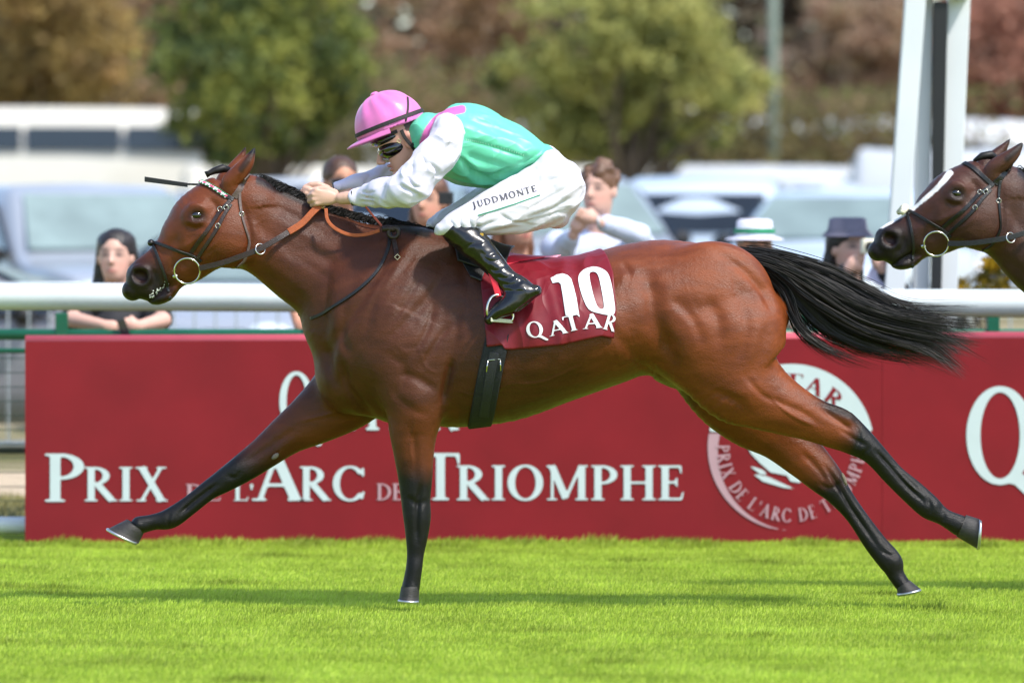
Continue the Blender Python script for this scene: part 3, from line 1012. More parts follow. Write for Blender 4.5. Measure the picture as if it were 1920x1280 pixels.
    MB().box(-.5, .5, -L / 2 - .012, -L / 2 + .03, .50, .68).build('grille', M_trim, o, local=True)
    return o
silver, white, grey, pale = paint('silver_paint', lin(150, 156, 166)), paint('white_car_paint', lin(190, 194, 198)), paint('grey_paint', lin(118, 118, 124)), paint('pale_blue_paint', lin(186, 200, 216))
beige = paint('beige_paint', lin(206, 202, 190))
def at_s(px, s_):
    y = F / s_ - D0
    return Vector(((px - 960) / s_, y, gz(y)))
GP = 'vehicles in the car park'
M_pws = mat('reflecting_windscreen', lin(124, 140, 138), .1, .2, 2)  # reflection on the windscreens is put into this pale glass colour
vehicle('suv', 'parked_car', 'white off-road car with pale windscreen behind the dark-haired woman', 'car', at_s(165, 218) + Vector((0, 0, -.09)), math.radians(23), silver, GP, dark=True, front_glass=M_pws)
v_ = vehicle('hatch', 'parked_car', 'low grey hatchback just behind the rail at the far left', 'car', at_s(-120, 300), math.radians(92), grey, GP, dark=True)
v_.scale = (1, 1, .87)
vehicle('saloon', 'parked_car', 'silver car nose on behind the bay horse\'s throat', 'car', at_s(510, 262), math.radians(-14), silver, GP, dark=True, front_glass=M_pws)
vehicle('suv', 'parked_car', 'silver hatchback showing a black rear window behind the horse\'s rump', 'car', at_s(1335, 176), math.radians(174), pale, GP, dark=True)
vehicle('hatch', 'parked_car', 'pale blue hatchback beside the woman in the bucket hat', 'car', at_s(1585, 205) + Vector((0, 0, .16)), math.radians(-16), pale, GP, dark=True, front_glass=M_pws)
vehicle('suv', 'parked_car', 'grey car behind the standing man in the pale shirt', 'car', at_s(1040, 196), math.radians(14), silver, GP, dark=True, front_glass=M_pws)
vehicle('suv', 'parked_car', 'white estate car with roof rails right of the standing man', 'car', at_s(1245, 148), math.radians(28), white, GP, dark=True)
vehicle('saloon', 'parked_car', 'white saloon roof left of the winning post', 'car', at_s(1465, 158) + Vector((0, 0, .28)), math.radians(-24), white, GP, dark=True)
vehicle('suv', 'parked_car', 'white car behind the jockey\'s arms', 'car', at_s(590, 160), math.radians(20), white, GP, dark=True)
vehicle('saloon', 'parked_car', 'silver saloon behind the bay horse\'s ears', 'car', at_s(380, 162) + Vector((0, 0, .15)), math.radians(-30), silver, GP, dark=True)
vehicle('suv', 'parked_car', 'silver car behind the jockey\'s knee', 'car', at_s(810, 172), math.radians(-12), silver, GP, dark=True)
vehicle('hatch', 'parked_car', 'white hatchback behind the winning post', 'car', at_s(1760, 182) + Vector((0, 0, .15)), math.radians(18), white, GP, dark=True)
vehicle('van', 'parked_van', 'white van with dark wheel arch left of the winning post', 'van', at_s(1530, 118), math.radians(88), white, GP)
vehicle('van', 'parked_van', 'beige van under the yellow-green tree', 'van', at_s(1270, 116), math.radians(88), beige, GP)
vehicle('van', 'parked_van', 'white van beyond the winning post at the right edge', 'van', at_s(1960, 140), math.radians(80), white, GP)
vehicle('van', 'parked_van', 'beige van behind the jockey\'s hands', 'van', at_s(640, 118), math.radians(92), beige, GP)
vehicle('coach', 'parked_coach', 'white coach with dark window band at the left, under the trees', 'coach', at_s(-230, 112), math.radians(-86), beige, GP, dark=True)
vehicle('coach', 'parked_coach', 'white coach glimpsed through leaves behind the jockey\'s back', 'coach', at_s(1330, 104), math.radians(90), white, GP, dark=True)

# ------------------------------------------------------------------ trees
M_bark = mat('bark', lin(92, 80, 68), rough=0.95, var=0.3, scale=9, bump=0.8, bscale=30)
M_barkp = mat('pale_bark', lin(140, 128, 112), rough=0.95, var=0.25, scale=9, bump=0.6, bscale=30)
LEAF = {}
def leafmat(n): 
    if n not in LEAF: LEAF[n] = mat(n, (1, 1, 1), rough=0.6, var=0.12, scale=2, attr='tone', spec=0.2, backlit=0.5)
    return LEAF[n]
def tree(label, px, s_, crown_px, rad, nleaf, cols, leaf=.10, trunk=.16, group='autumn trees behind the car park', lim=9, bark=None, name='tree', seed=1, droop=.3, clump=42, kind=None, top=None):
    """trunk with limbs and a crown of leaf clumps; crown_px: list of (px,py) lobe centres, rad their radii in m"""
    r = np.random.default_rng(seed)
    base = at_s(px, s_)
    o = empty(name, base)
    tag(o, label, 'tree', group)
    lobes = []
    for (cx, cy), R_ in zip(crown_px, rad):
        c = W(cx, cy, base.y) + Vector((0, r.normal() * .5, 0))
        lobes.append((np.array(c), R_))
    tr = MB()
    top_ = np.mean([l[0] for l in lobes], 0)
    th = max(1.6, (top_[2] - base.z))
    mid = Vector((base.x + (top_[0] - base.x) * .4, base.y, base.z + th * .55))
    tr.tube([base + Vector((0, 0, -.05)), base.lerp(mid, .5) + Vector((r.normal() * .06, 0, 0)), mid, Vector(top_) + Vector((0, 0, .6))], [trunk * 1.25, trunk, trunk * .85, trunk * .3], 9)
    for c, R_ in lobes:
        for _ in range(2):
            e = Vector(c) + Vector(r.normal(size=3) * R_ * .45)
            s0 = base.lerp(mid, .6 + .4 * r.random())
            k_ = s0.lerp(e, .5) + Vector((r.normal() * .15, r.normal() * .15, .12))
            tr.tube([s0, k_, e], [trunk * .45, trunk * .25, trunk * .07], 6)
    tr.build('trunk', bark or M_bark, o, smooth=True)
    tot = sum(R_ ** 2 for _, R_ in lobes)
    VV, CC = [], []
    for c, R_ in lobes:
        m = int(nleaf * R_ ** 2 / tot)
        nc = max(4, m // clump)
        d = r.normal(size=(nc, 3)); d /= np.linalg.norm(d, axis=1)[:, None]
        cc = c + d * (R_ * r.uniform(.35, 1.08, nc) ** .6)[:, None] * np.array([1, .8, .9])
        cc[:, 2] -= droop * r.random(nc) * R_ * .5
        tone = r.uniform(0, 1, nc)
        ci = r.integers(0, nc, m)
        p = cc[ci] + r.normal(size=(m, 3)) * R_ * np.array([.20, .18, .13])
        u = r.normal(size=(m, 3)); u /= np.linalg.norm(u, axis=1)[:, None]
        v = np.cross(u, r.normal(size=(m, 3))); v /= np.linalg.norm(v, axis=1)[:, None]
        sz = leaf * r.uniform(.6, 1.3, m)[:, None]
        VV.append(np.stack([p - u * sz, p + v * sz * .55, p + u * sz, p - v * sz * .55], 1).reshape(-1, 3))
        t = np.clip(tone[ci] + r.normal(size=m) * .18, 0, .999) * (len(cols) - 1)
        i0 = t.astype(int); fr = (t - i0)[:, None]
        cl = np.array(cols); cq = cl[i0] * (1 - fr) + cl[np.minimum(i0 + 1, len(cols) - 1)] * fr
        CC.append(np.repeat(cq * r.uniform(.75, 1.2, m)[:, None], 4, 0))
    V = np.concatenate(VV)
    Fq = np.arange(len(V)).reshape(-1, 4)
    cr = np_mesh('crown', V, Fq, leafmat('foliage'), o, smooth=False)
    set_col(cr, np.concatenate(CC))
    return o
G = [lin(80, 94, 66), lin(104, 118, 66), lin(134, 142, 74), lin(168, 168, 86)]
YG = [lin(122, 128, 82), lin(152, 156, 92), lin(178, 176, 104), lin(192, 188, 118)]
OR = [lin(136, 118, 82), lin(170, 146, 94), lin(192, 166, 102), lin(166, 136, 98)]
RD = [lin(152, 132, 112), lin(184, 152, 128), lin(192, 160, 134), lin(170, 156, 122)]
DK = [lin(40, 44, 36), lin(54, 54, 42), lin(66, 56, 46)]
tree('green tree with low hanging foliage in front of the left coach', 480, 128, [(430, 60), (540, 40), (480, 150), (400, 200), (570, 170), (480, 260), (380, 110), (620, 90), (500, -60), (420, 270), (560, 265), (650, 190)], [.95, .95, .95, .65, .7, .55, .7, .7, 1.1, .4, .4, .5], 11000, G, seed=21, leaf=.085)
tree('broad yellow-green tree behind the jockey\'s back', 1180, 126, [(1080, 60), (1200, 40), (1300, 110), (1130, 160), (1250, 190), (1340, 200), (1050, 190), (1200, 260), (1100, 255), (1300, 260), (1380, 150), (1200, -70), (990, 130)], [.9, .95, .8, .8, .75, .55, .7, .5, .5, .4, .5, 1.2, .6], 11500, YG, seed=22, leaf=.085)
tree('orange-brown tree above the coach at the far left', 90, 92, [(40, 60), (140, 40), (90, 140), (190, 110), (0, 130), (100, -60), (220, 170)], [1.4, 1.3, 1.1, 1.0, 1.0, 1.6, .7], 9000, OR, seed=23, leaf=.12)
tree('russet tree between the orange and the green tree', 285, 86, [(270, 80), (310, 160), (250, 170), (330, 60), (290, -50)], [1.3, 1.0, .9, 1.1, 1.5], 7000, RD, seed=24, leaf=.12)
tree('russet tree with pale bare limbs left of the jockey\'s back', 860, 88, [(770, 60), (850, 130), (920, 60), (800, 190), (700, 130), (860, -60), (740, 220)], [1.2, 1.0, 1.0, .9, 1.0, 1.4, .7], 5200, RD, seed=25, leaf=.12, bark=M_barkp, trunk=.2)
tree('brown tree with bare pale trunk behind the emerald silks', 930, 96, [(930, 40), (980, 110), (890, 100), (940, 200)], [1.0, .7, .7, .7], 2600, [lin(110, 84, 62), lin(140, 108, 78), lin(120, 96, 60)], seed=26, leaf=.10, bark=M_barkp, trunk=.2)
tree('russet tree left of the winning post', 1580, 90, [(1520, 170), (1600, 110), (1660, 170), (1560, 230), (1480, 220), (1640, 240), (1620, 40)], [1.0, 1.0, .9, .8, .6, .7, 1.0], 7500, RD, seed=27, leaf=.11)
tree('red-brown tree right of the winning post', 1880, 90, [(1850, 80), (1930, 140), (1860, 190), (1980, 60), (1900, 10), (1830, 250)], [1.1, 1.1, .8, 1.2, 1.1, .6], 7500, [lin(160, 124, 110), lin(190, 138, 118), lin(176, 140, 122)], seed=28, leaf=.11)
# evergreens and hedges behind
def wood(name, label, y, x0, x1, h, n, cols, leaf, seed):
    r = np.random.default_rng(seed)
    k_ = int((x1 - x0) / 1.6)
    cx = np.linspace(x0, x1, k_) + r.normal(size=k_) * .6
    ch = h * r.uniform(.8, 1.1, k_)
    tn = r.random(k_)
    i = r.integers(0, k_, n)
    p = np.stack([cx[i] + r.normal(size=n) * 1.1, y + r.normal(size=n) * 1.6, gz(y) + ch[i] * r.random(n) ** .8], 1)
    cl = (np.round(p * 1.4) * 12.9898).sum(1)
    tt = np.abs(np.sin(cl) * 43758.5) % 1
    u = r.normal(size=(n, 3)); u /= np.linalg.norm(u, axis=1)[:, None]
    v = np.cross(u, r.normal(size=(n, 3))); v /= np.linalg.norm(v, axis=1)[:, None]
    sz = leaf * r.uniform(.6, 1.3, n)[:, None]
    V = np.stack([p - u * sz, p + v * sz * .6, p + u * sz, p - v * sz * .6], 1).reshape(-1, 3)
    t = np.clip(.6 * tt + .4 * tn[i], 0, .999) * (len(cols) - 1)
    i0 = t.astype(int); fr = (t - i0)[:, None]
    cl_ = np.array(cols)
    C = cl_[i0] * (1 - fr) + cl_[np.minimum(i0 + 1, len(cols) - 1)] * fr
    o = np_mesh(name, V, np.arange(len(V)).reshape(-1, 4), leafmat('foliage'), None, smooth=False)
    set_col(o, np.repeat(C, 4, 0))
    return tag(o, label, 'wood', kind='stuff')
wood('far_wood', 'dark mass of woodland closing the view behind the autumn trees', 128, -48, 48, 13, 84000, [lin(84, 84, 86), lin(118, 106, 98), lin(140, 120, 104), lin(126, 126, 98), lin(100, 96, 92)], .34, 31)
wood('hedge', 'tall brown shrubs in front of the right-hand coach', 76.5, -3.2, 7.6, 3.9, 15000, [lin(96, 88, 62), lin(130, 108, 82), lin(120, 122, 70), lin(140, 110, 88)], .10, 32)
# small clipped bush by the winning post
tree('yellow-flecked bush behind the white rail under the second horse', 1850, 372, [(1850, 500), (1830, 540), (1875, 545)], [.11, .11, .1], 900, [lin(90, 92, 40), lin(130, 112, 40), lin(186, 150, 30)], leaf=.022, trunk=.012, seed=41, name='bush', group='bushes by the fence')
# lamp post among the trees
lpz = empty('lamp_post', at_s(1450, 110)); tag(lpz, 'grey-green lamp post between the yellow tree and the russet tree', 'lamp post')
b_ = lpz.location
MB().tube([b_, b_ + Vector((0, 0, 4)), b_ + Vector((0, 0, 8))], [.10, .085, .07], 10).build('column', mat('grey_green_paint', lin(120, 132, 118), .5, .1), lpz, smooth=True)
MB().tube([b_ + Vector((0, 0, 8)), b_ + Vector((.5, -.2, 8.2)), b_ + Vector((.9, -.3, 8.2))], [.05, .05, .09], 8).build('lamp_head', M_galv, lpz, smooth=True)
# ------------------------------------------------------------------ the two racehorses
M_coat = mat('bay_coat', (1, 1, 1), rough=0.38, var=0.22, scale=26, bump=0.3, bscale=420, attr='tone', spec=0.3, stretch=(0.3, 1, 1), ridge=(24, .05, (.6, 1, 1.0), (0, .6, 0)), rvar=.09)
M_mane = mat('black_mane_hair', lin(18, 16, 16), rough=0.65, var=0.3, scale=40, spec=0.25)
M_hair = mat('black_horse_hair', lin(22, 19, 18), rough=0.5, var=0.35, scale=40, spec=0.32)
M_eye = mat('horse_eye', lin(14, 8, 6), rough=0.05, var=0.05, coat=1.0)
M_hoof = mat('hoof_horn', lin(42, 39, 37), rough=0.55, var=0.25, scale=25, bump=0.3, bscale=90, stretch=(1, 1, 6))
M_shoe = mat('worn_aluminium', lin(190, 192, 195), rough=0.35, var=0.1, metallic=0.9)
M_foam = mat('saliva_foam', lin(215, 215, 210), rough=0.4, var=0.1)

HEAD = Loft([
    (458, 330, 470, 452, .078, 0), (428, 323, 463, 486, .092, 0), (396, 334, 440, 504, .100, 0), (365, 357, 408, 511, .102, 0),
    (342, 390, 384, 520, .090, 0), (319, 424, 362, 533, .074, 0), (296, 452, 340, 539, .062, 0), (273, 474, 321, 545, .054, 0),
    (254, 488, 305, 560, .053, 0), (241, 502, 282, 567, .050, 0), (238, 527, 259, 561, .040, 0)], k=.03, egg=.12, name='head')
NECK = Loft([
    (456, 333, 462, 468, .066, 0), (490, 344, 480, 505, .068, 0), (540, 364, 515, 534, .074, 0), (592, 388, 556, 571, .085, 0),
    (650, 406, 590, 604, .108, 0), (712, 419, 612, 645, .145, 0), (770, 433, 660, 690, .185, 0)], k=.11, egg=-.22, name='neck')
TRUNK = Loft([
    (616, 594, 608, 650, .07, 0), (636, 528, 620, 715, .15, 0), (672, 480, 652, 760, .187, 0), (730, 445, 730, 793, .215, 0), (800, 440, 825, 799, .235, 0),
    (870, 458, 880, 802, .265, 0), (950, 478, 950, 790, .30, 0), (1040, 486, 1040, 756, .315, 0), (1120, 478, 1120, 727, .305, 0),
    (1180, 460, 1175, 707, .275, 0), (1240, 449, 1235, 708, .262, 0), (1315, 455, 1300, 735, .258, 0), (1385, 470, 1350, 735, .24, 0),
    (1425, 500, 1385, 690, .20, 0), (1444, 540, 1412, 640, .13, 0)], k=.05, egg=-.06, name='trunk')
HIND_NEAR = [
    (1440, 515, 1235, 620, .105, -.125), (1464, 570, 1240, 665, .125, -.135), (1477, 632, 1262, 705, .122, -.14), (1480, 690, 1310, 742, .105, -.145),
    (1492, 716, 1372, 771, .084, -.15), (1527, 746, 1440, 793, .068, -.15), (1563, 765, 1498, 813, .052, -.145), (1597, 774, 1545, 833, .043, -.14),
    (1622, 798, 1588, 850, .042, -.135), (1652, 832, 1623, 866, .036, -.13), (1688, 874, 1662, 906, .027, -.125), (1722, 902, 1698, 941, .028, -.12),
    (1754, 931, 1731, 970, .034, -.12), (1778, 955, 1760, 982, .027, -.12), (1806, 966, 1790, 1002, .034, -.12)]
HIND_FAR = [
    (1430, 560, 1240, 660, .11, .12), (1445, 650, 1262, 720, .11, .13), (1450, 715, 1297, 756, .10, .135), (1475, 768, 1350, 792, .085, .135),
    (1508, 808, 1415, 827, .063, .13), (1545, 840, 1470, 873, .05, .125), (1576, 880, 1525, 919, .044, .12), (1593, 914, 1555, 941, .036, .115),
    (1621, 957, 1589, 976, .027, .11), (1655, 1002, 1626, 1032, .028, .105), (1688, 1040, 1652, 1066, .034, .10), (1692, 1066, 1668, 1087, .027, .10),
    (1706, 1090, 1681, 1104, .032, .10)]
FORE_NEAR = [
    (672, 560, 842, 590, .075, -.15), (682, 650, 850, 670, .085, -.165), (702, 712, 846, 725, .085, -.17), (722, 770, 833, 768, .075, -.17), (730, 812, 820, 812, .064, -.165),
    (738, 850, 814, 850, .055, -.16), (746, 895, 811, 890, .047, -.155), (752, 936, 807, 938, .042, -.15), (756, 968, 808, 970, .042, -.15),
    (760, 1000, 803, 1004, .034, -.15), (763, 1036, 795, 1040, .026, -.15), (761, 1062, 792, 1064, .031, -.15), (757, 1086, 789, 1084, .031, -.15), (753, 1102, 787, 1100, .036, -.15)]
FORE_FAR = [
    (606, 660, 735, 765, .10, .13), (585, 705, 692, 788, .09, .14), (545, 757, 640, 804, .075, .14), (506, 796, 574, 832, .06, .14),
    (470, 832, 524, 863, .05, .135), (435, 861, 480, 891, .044, .13), (402, 888, 440, 912, .041, .13), (375, 909, 405, 930, .032, .125),
    (340, 937, 370, 957, .027, .12), (305, 958, 334, 984, .033, .12), (280, 966, 298, 990, .027, .12), (250, 972, 273, 996, .034, .12)]

def mirror_st(st, dx=0):
    return [(a + dx, b, c + dx, d, w, -y) for a, b, c, d, w, y in st]

def ear(side, base, mid, tip, w):
    y = side
    pts = [W(*base, y * .058), W(*mid, y * .078), W(*tip, y * .070)]
    return [(*pts[0], .030), (*(pts[0] * .5 + pts[1] * .5), .031), (*pts[1], .026), (*(pts[1] * .45 + pts[2] * .55), .017), (*pts[2], .004)]

# relief of muscle, tendon and bone, read off the photograph: polyline, width px, depth m, side
GROOVES = [
    ([(757, 452), (706, 520), (660, 590), (622, 650), (612, 700)], 11, .010, 0),
    ([(780, 470), (745, 520), (700, 580), (680, 640)], 9, .005, 0),
    ([(838, 505), (800, 560), (765, 600), (725, 640)], 9, .006, 0),
    ([(744, 700), (770, 705), (795, 717), (820, 735)], 9, .006, -1),
    ([(735, 720), (745, 745), (775, 768), (806, 780)], 9, .0035, -1),
    ([(640, 675), (650, 720), (672, 755), (700, 787)], 9, .016, -1),
    ([(604, 640), (616, 690), (640, 740)], 9, .012, -1),
    ([(848, 670), (838, 715), (832, 760)], 8, .016, -1),
    ([(862, 560), (856, 620), (846, 680)], 10, .006, 0),
    ([(720, 660), (760, 690), (744, 740)], 10, .004, -1),
    ([(1205, 500), (1222, 549), (1228, 596), (1245, 642), (1272, 690)], 19, .020, 0),
    ([(1338, 470), (1392, 505), (1433, 550), (1449, 588)], 9, .010, 0),
    ([(1322, 555), (1346, 596), (1350, 660)], 14, .007, 0),
    ([(1250, 560), (1300, 575), (1340, 596)], 16, .005, 0),
    ([(1440, 600), (1425, 660), (1400, 720)], 12, .005, -1),
    ([(1395, 700), (1430, 740), (1500, 770), (1545, 800)], 6, .005, -1),
    ([(1335, 735), (1370, 745), (1400, 765)], 9, .006, -1),
    ([(1537, 762), (1575, 790), (1598, 805)], 6, .010, -1),
    ([(1570, 800), (1600, 822), (1630, 838)], 5, .005, -1),
    ([(1640, 843), (1668, 872), (1700, 910), (1738, 945)], 4.5, .011, -1),
    ([(1655, 845), (1690, 885), (1730, 925)], 3.5, .004, -1),
    ([(1545, 870), (1575, 915), (1600, 958), (1650, 1030)], 5, .011, 0),
    ([(1500, 845), (1535, 880), (1550, 905)], 6, .006, -1),
    ([(560, 800), (500, 840), (455, 870)], 7, .006, -1),
    ([(410, 905), (370, 935), (335, 965)], 4.5, .011, -1),
    ([(770, 800), (778, 850), (778, 910)], 8, .006, -1),
    ([(790, 905), (782, 960), (782, 1020)], 5, .010, -1),
    ([(760, 930), (785, 945), (800, 935)], 6, .004, -1),
    ([(448, 375), (464, 415), (470, 455), (455, 497)], 7, .012, 0),
    ([(480, 420), (530, 455), (590, 480), (650, 500)], 14, .006, 0),
    ([(475, 497), (530, 535), (580, 575)], 12, .006, 0),
    ([(500, 370), (570, 415), (640, 440)], 13, .004, 0),
    ([(416, 372), (400, 400), (396, 425)], 10, .006, 0),
    ([(345, 470), (330, 490), (322, 515)], 8, .005, 0),
    ([(320, 530), (301, 546), (286, 560), (276, 569)], 3.0, .010, 0),
    ([(335, 532), (322, 540), (316, 552)], 5, .006, 0),
    ([(960, 560), (955, 640), (945, 720)], 30, .006, 0),
    ([(1165, 490), (1180, 515), (1170, 545)], 7, .006, 0),
    ([(1130, 600), (1165, 640), (1210, 690)], 12, .006, 0),
]
GROOVES += [
    ([(388, 430), (365, 450), (340, 470)], 6, -.006, 0), ([(376, 462), (352, 484), (338, 505)], 10, .006, 0), ([(338, 436), (315, 465), (292, 486)], 9, .005, 0),
    ([(390, 372), (402, 384), (408, 400)], 8, .008, 0), ([(352, 392), (362, 387), (378, 389), (388, 398)], 4, -.005, 0), ([(352, 412), (366, 418), (384, 414)], 4, -.004, 0), ([(350, 422), (366, 428), (386, 424)], 4, .004, 0),
    ([(246, 508), (252, 502), (266, 500), (278, 508), (280, 524), (270, 534)], 4, -.005, 0), ([(286, 505), (290, 525), (280, 545)], 6, .006, 0),
    # veins
    ([(780, 640), (800, 690), (830, 700)], 3, -.0015, 0), ([(740, 640), (760, 660), (800, 650)], 3, -.0014, 0),
    ([(780, 790), (770, 830), (775, 880)], 3, -.003, -1), ([(960, 720), (900, 740), (860, 735)], 3.5, -.003, 0), ([(1100, 680), (1020, 715), (960, 720)], 3.5, -.003, 0),
    ([(1440, 740), (1480, 775), (1530, 800)], 3, -.0035, -1), ([(400, 470), (385, 490), (380, 510)], 3, -.003, 0), ([(420, 430), (400, 460), (372, 478)], 3, -.003, 0), ([(560, 790), (600, 780), (640, 770)], 3, -.003, -1),
    ([(1262, 560), (1300, 600), (1320, 650)], 10, .005, 0), ([(1390, 560), (1400, 620), (1385, 680)], 11, .005, 0),
    ([(860, 480), (880, 560), (880, 640)], 12, .005, 0), ([(650, 560), (640, 620), (655, 670)], 9, .006, -1), ([(815, 560), (800, 620), (770, 670)], 7, .006, 0), ([(850, 600), (820, 640), (790, 690)], 6, .005, 0),
    ([(1600, 790), (1612, 815), (1606, 845)], 4, .005, -1), ([(1632, 838), (1620, 850), (1612, 862)], 4, .004, -1), ([(1738, 930), (1745, 950), (1738, 968)], 4, .004, -1), ([(1760, 945), (1770, 965), (1765, 980)], 3.5, .004, -1),
    ([(1650, 1030), (1668, 1040), (1684, 1040)], 4, .004, -1), ([(1535, 905), (1555, 915), (1580, 905)], 5, .005, -1), ([(455, 880), (440, 895), (425, 890)], 4, .004, -1), ([(320, 960), (315, 975), (318, 988)], 4, .004, -1),
]
for i, (dx, dp) in enumerate(((0, .003), (26, .002), (47, .0035), (80, .002))):       # muscle over the shoulder blade
    GROOVES.append(([(744 + dx, 486 + dx * .6), (716 + dx, 535 + dx * .55), (686 + dx * .9, 600 + dx * .4)], 6 + i % 2 * 2, dp, 0))
for i in range(3):       # crest and underline of the neck
    GROOVES.append(([(500 + 12 * i, 380 + 44 * i), (560 + 9 * i, 412 + 42 * i), (630, 452 + 40 * i)], 9, .003, 0))
for i in range(6):       # loose skin at the stifle
    GROOVES.append(([(1185 + i * 9, 672 + i * 4), (1205 + i * 9, 688 + i * 5), (1230 + i * 10, 700 + i * 6)], 3.2, .0016, 0))
BLOBS = [
    (735, 610, 45, 70, .012, 0), (800, 650, 40, 45, .014, 0), (785, 745, 30, 24, .004, -1), (690, 690, 30, 40, .010, 0), (1172, 525, 14, 14, .010, 0),
    (1300, 520, 70, 40, .004, 0), (1290, 650, 40, 60, .010, 0), (1430, 640, 35, 60, .008, 0), (1400, 735, 35, 25, .008, -1),
    (1592, 782, 14, 12, .006, -1), (425, 450, 34, 42, .010, 0), (372, 386, 20, 10, .010, 0), (365, 418, 22, 9, .004, 0), (270, 500, 14, 7, .004, 0),
    (345, 445, 12, 20, .005, 0), (300, 558, 14, 9, .006, 0), (255, 555, 12, 10, .006, 0), (1755, 945, 10, 10, .003, -1), (1680, 1050, 12, 12, .003, 0),
    (783, 765, 20, 30, .006, -1), (320, 975, 10, 10, .003, 0), (440, 880, 18, 16, .004, -1), (520, 480, 40, 40, .006, 0),
]

def dark_of(P, V, X):
    """share of black coat at each vertex (bay points, muzzle, ear tips), plus a half-dark groin patch, from the photograph"""
    d = np.zeros(len(P))
    x, y = P[:, 0], P[:, 1]
    nz_ = fbm(V, 30, 3) * 0.12
    def soft(a, b, q): return sstep(a, b, q + nz_ * (b - a) * 2)
    near = V[:, 1] < 0
    # near hind: along the leg axis
    _, t = polydist(P, [(1480, 740), (1545, 800), (1600, 830), (1640, 850), (1740, 950), (1800, 985)])
    dd, _ = polydist(P, [(1480, 740), (1545, 800), (1600, 830), (1640, 850), (1740, 950), (1800, 985)])
    hind = (dd < 60) & (x > 1470)
    up = (polydist(P, [(1525, 745), (1565, 765), (1600, 778), (1622, 800)])[0])
    d = np.maximum(d, np.where(hind & near, np.maximum(soft(.28, .44, t), 0.95 * (1 - sstep(3, 22, up)) * sstep(1510, 1560, x)), 0))
    dd2, t2 = polydist(P, [(1440, 800), (1500, 840), (1555, 895), (1610, 975), (1665, 1050), (1700, 1100)])
    hf = (dd2 < 60) & (~near)
    d = np.maximum(d, np.where(hf, soft(.28, .48, t2), 0))
    fn = (x > 690) & (x < 860) & (y > 700)
    front = 1 - sstep(0, 55, x - 735)
    d = np.maximum(d, np.where(fn & near, soft(850, 930, y + 25 * front), 0))
    ff = (~near) & (x < 640) & (y > 690)
    s_ = (x - 200) * 0.78 - (y - 980) * 0.62
    d = np.maximum(d, np.where(ff, 1 - sstep(250, 370, s_ + 70 * fbm(V, 9, 5) * .3 - 0.7 * (x - 0)  * 0), 0))
    mz = np.hypot((x - 262) * 1.0, (y - 545) * 1.0)
    d = np.maximum(d, np.where((x < 420) & (y < 600), 0.95 * (1 - sstep(34, 95, mz + 14 * nz_)), 0))
    ey = np.hypot((x - 369) / 1.25, y - 405)
    d = np.maximum(d, np.where(y < 500, 0.75 * (1 - sstep(8, 21, ey)), 0))
    et = polydist(P, [(452, 318), (466, 298), (479, 276)])[0]
    d = np.maximum(d, np.where(y < 345, 0.8 * (1 - sstep(3, 9, et)) + 0.9 * (1 - sstep(278, 292, y)), 0))
    cr = polydist(P, [(485, 338), (590, 386), (712, 417), (800, 438)])[0]
    d = np.maximum(d, np.where(x > 480, 0.9 * (1 - sstep(3, 13, cr)), 0))
    gr = polydist(P, [(1200, 715), (1300, 745)])[0]  # softly darker patch along the groin, between the hind legs
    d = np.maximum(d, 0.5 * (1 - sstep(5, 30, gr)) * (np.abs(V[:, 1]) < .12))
    return np.clip(d, 0, 1)

def coat(P, V, warm, deep, black):
    x, y = P[:, 0], P[:, 1]
    n = fbm(V, 5, 1) * .5 + .5
    # forehand is a deeper, cooler brown than the quarters
    fore = 1 - sstep(880, 1300, x + 120 * (n - .5) - .35 * (y - 600))
    face = 1 - sstep(440, 560, x)
    base = np.array(warm)[None] * (1 - fore[:, None]) + np.array(deep)[None] * fore[:, None]
    fc = np.array(warm) * .75 + np.array(deep) * .25
    base = base * (1 - face[:, None] * .8) + fc[None] * face[:, None] * .8
    # lighter russet on the legs above the knees
    leg = np.where((y > 735) & (x < 860), sstep(735, 800, y), 0)
    base = base * (1 - .6 * leg[:, None]) + np.array(warm)[None] * .85 * .6 * leg[:, None]
    base *= (0.86 + 0.28 * n)[:, None]
    d = dark_of(P, V, None)[:, None]
    out = base * (1 - d) + np.array(black)[None] * d
    ns = np.exp(-(np.hypot((x - 263) / 12, (y - 519) / 10)) ** 4)[:, None]
    return out * (1 - ns) + np.array(lin(44, 18, 18))[None] * ns

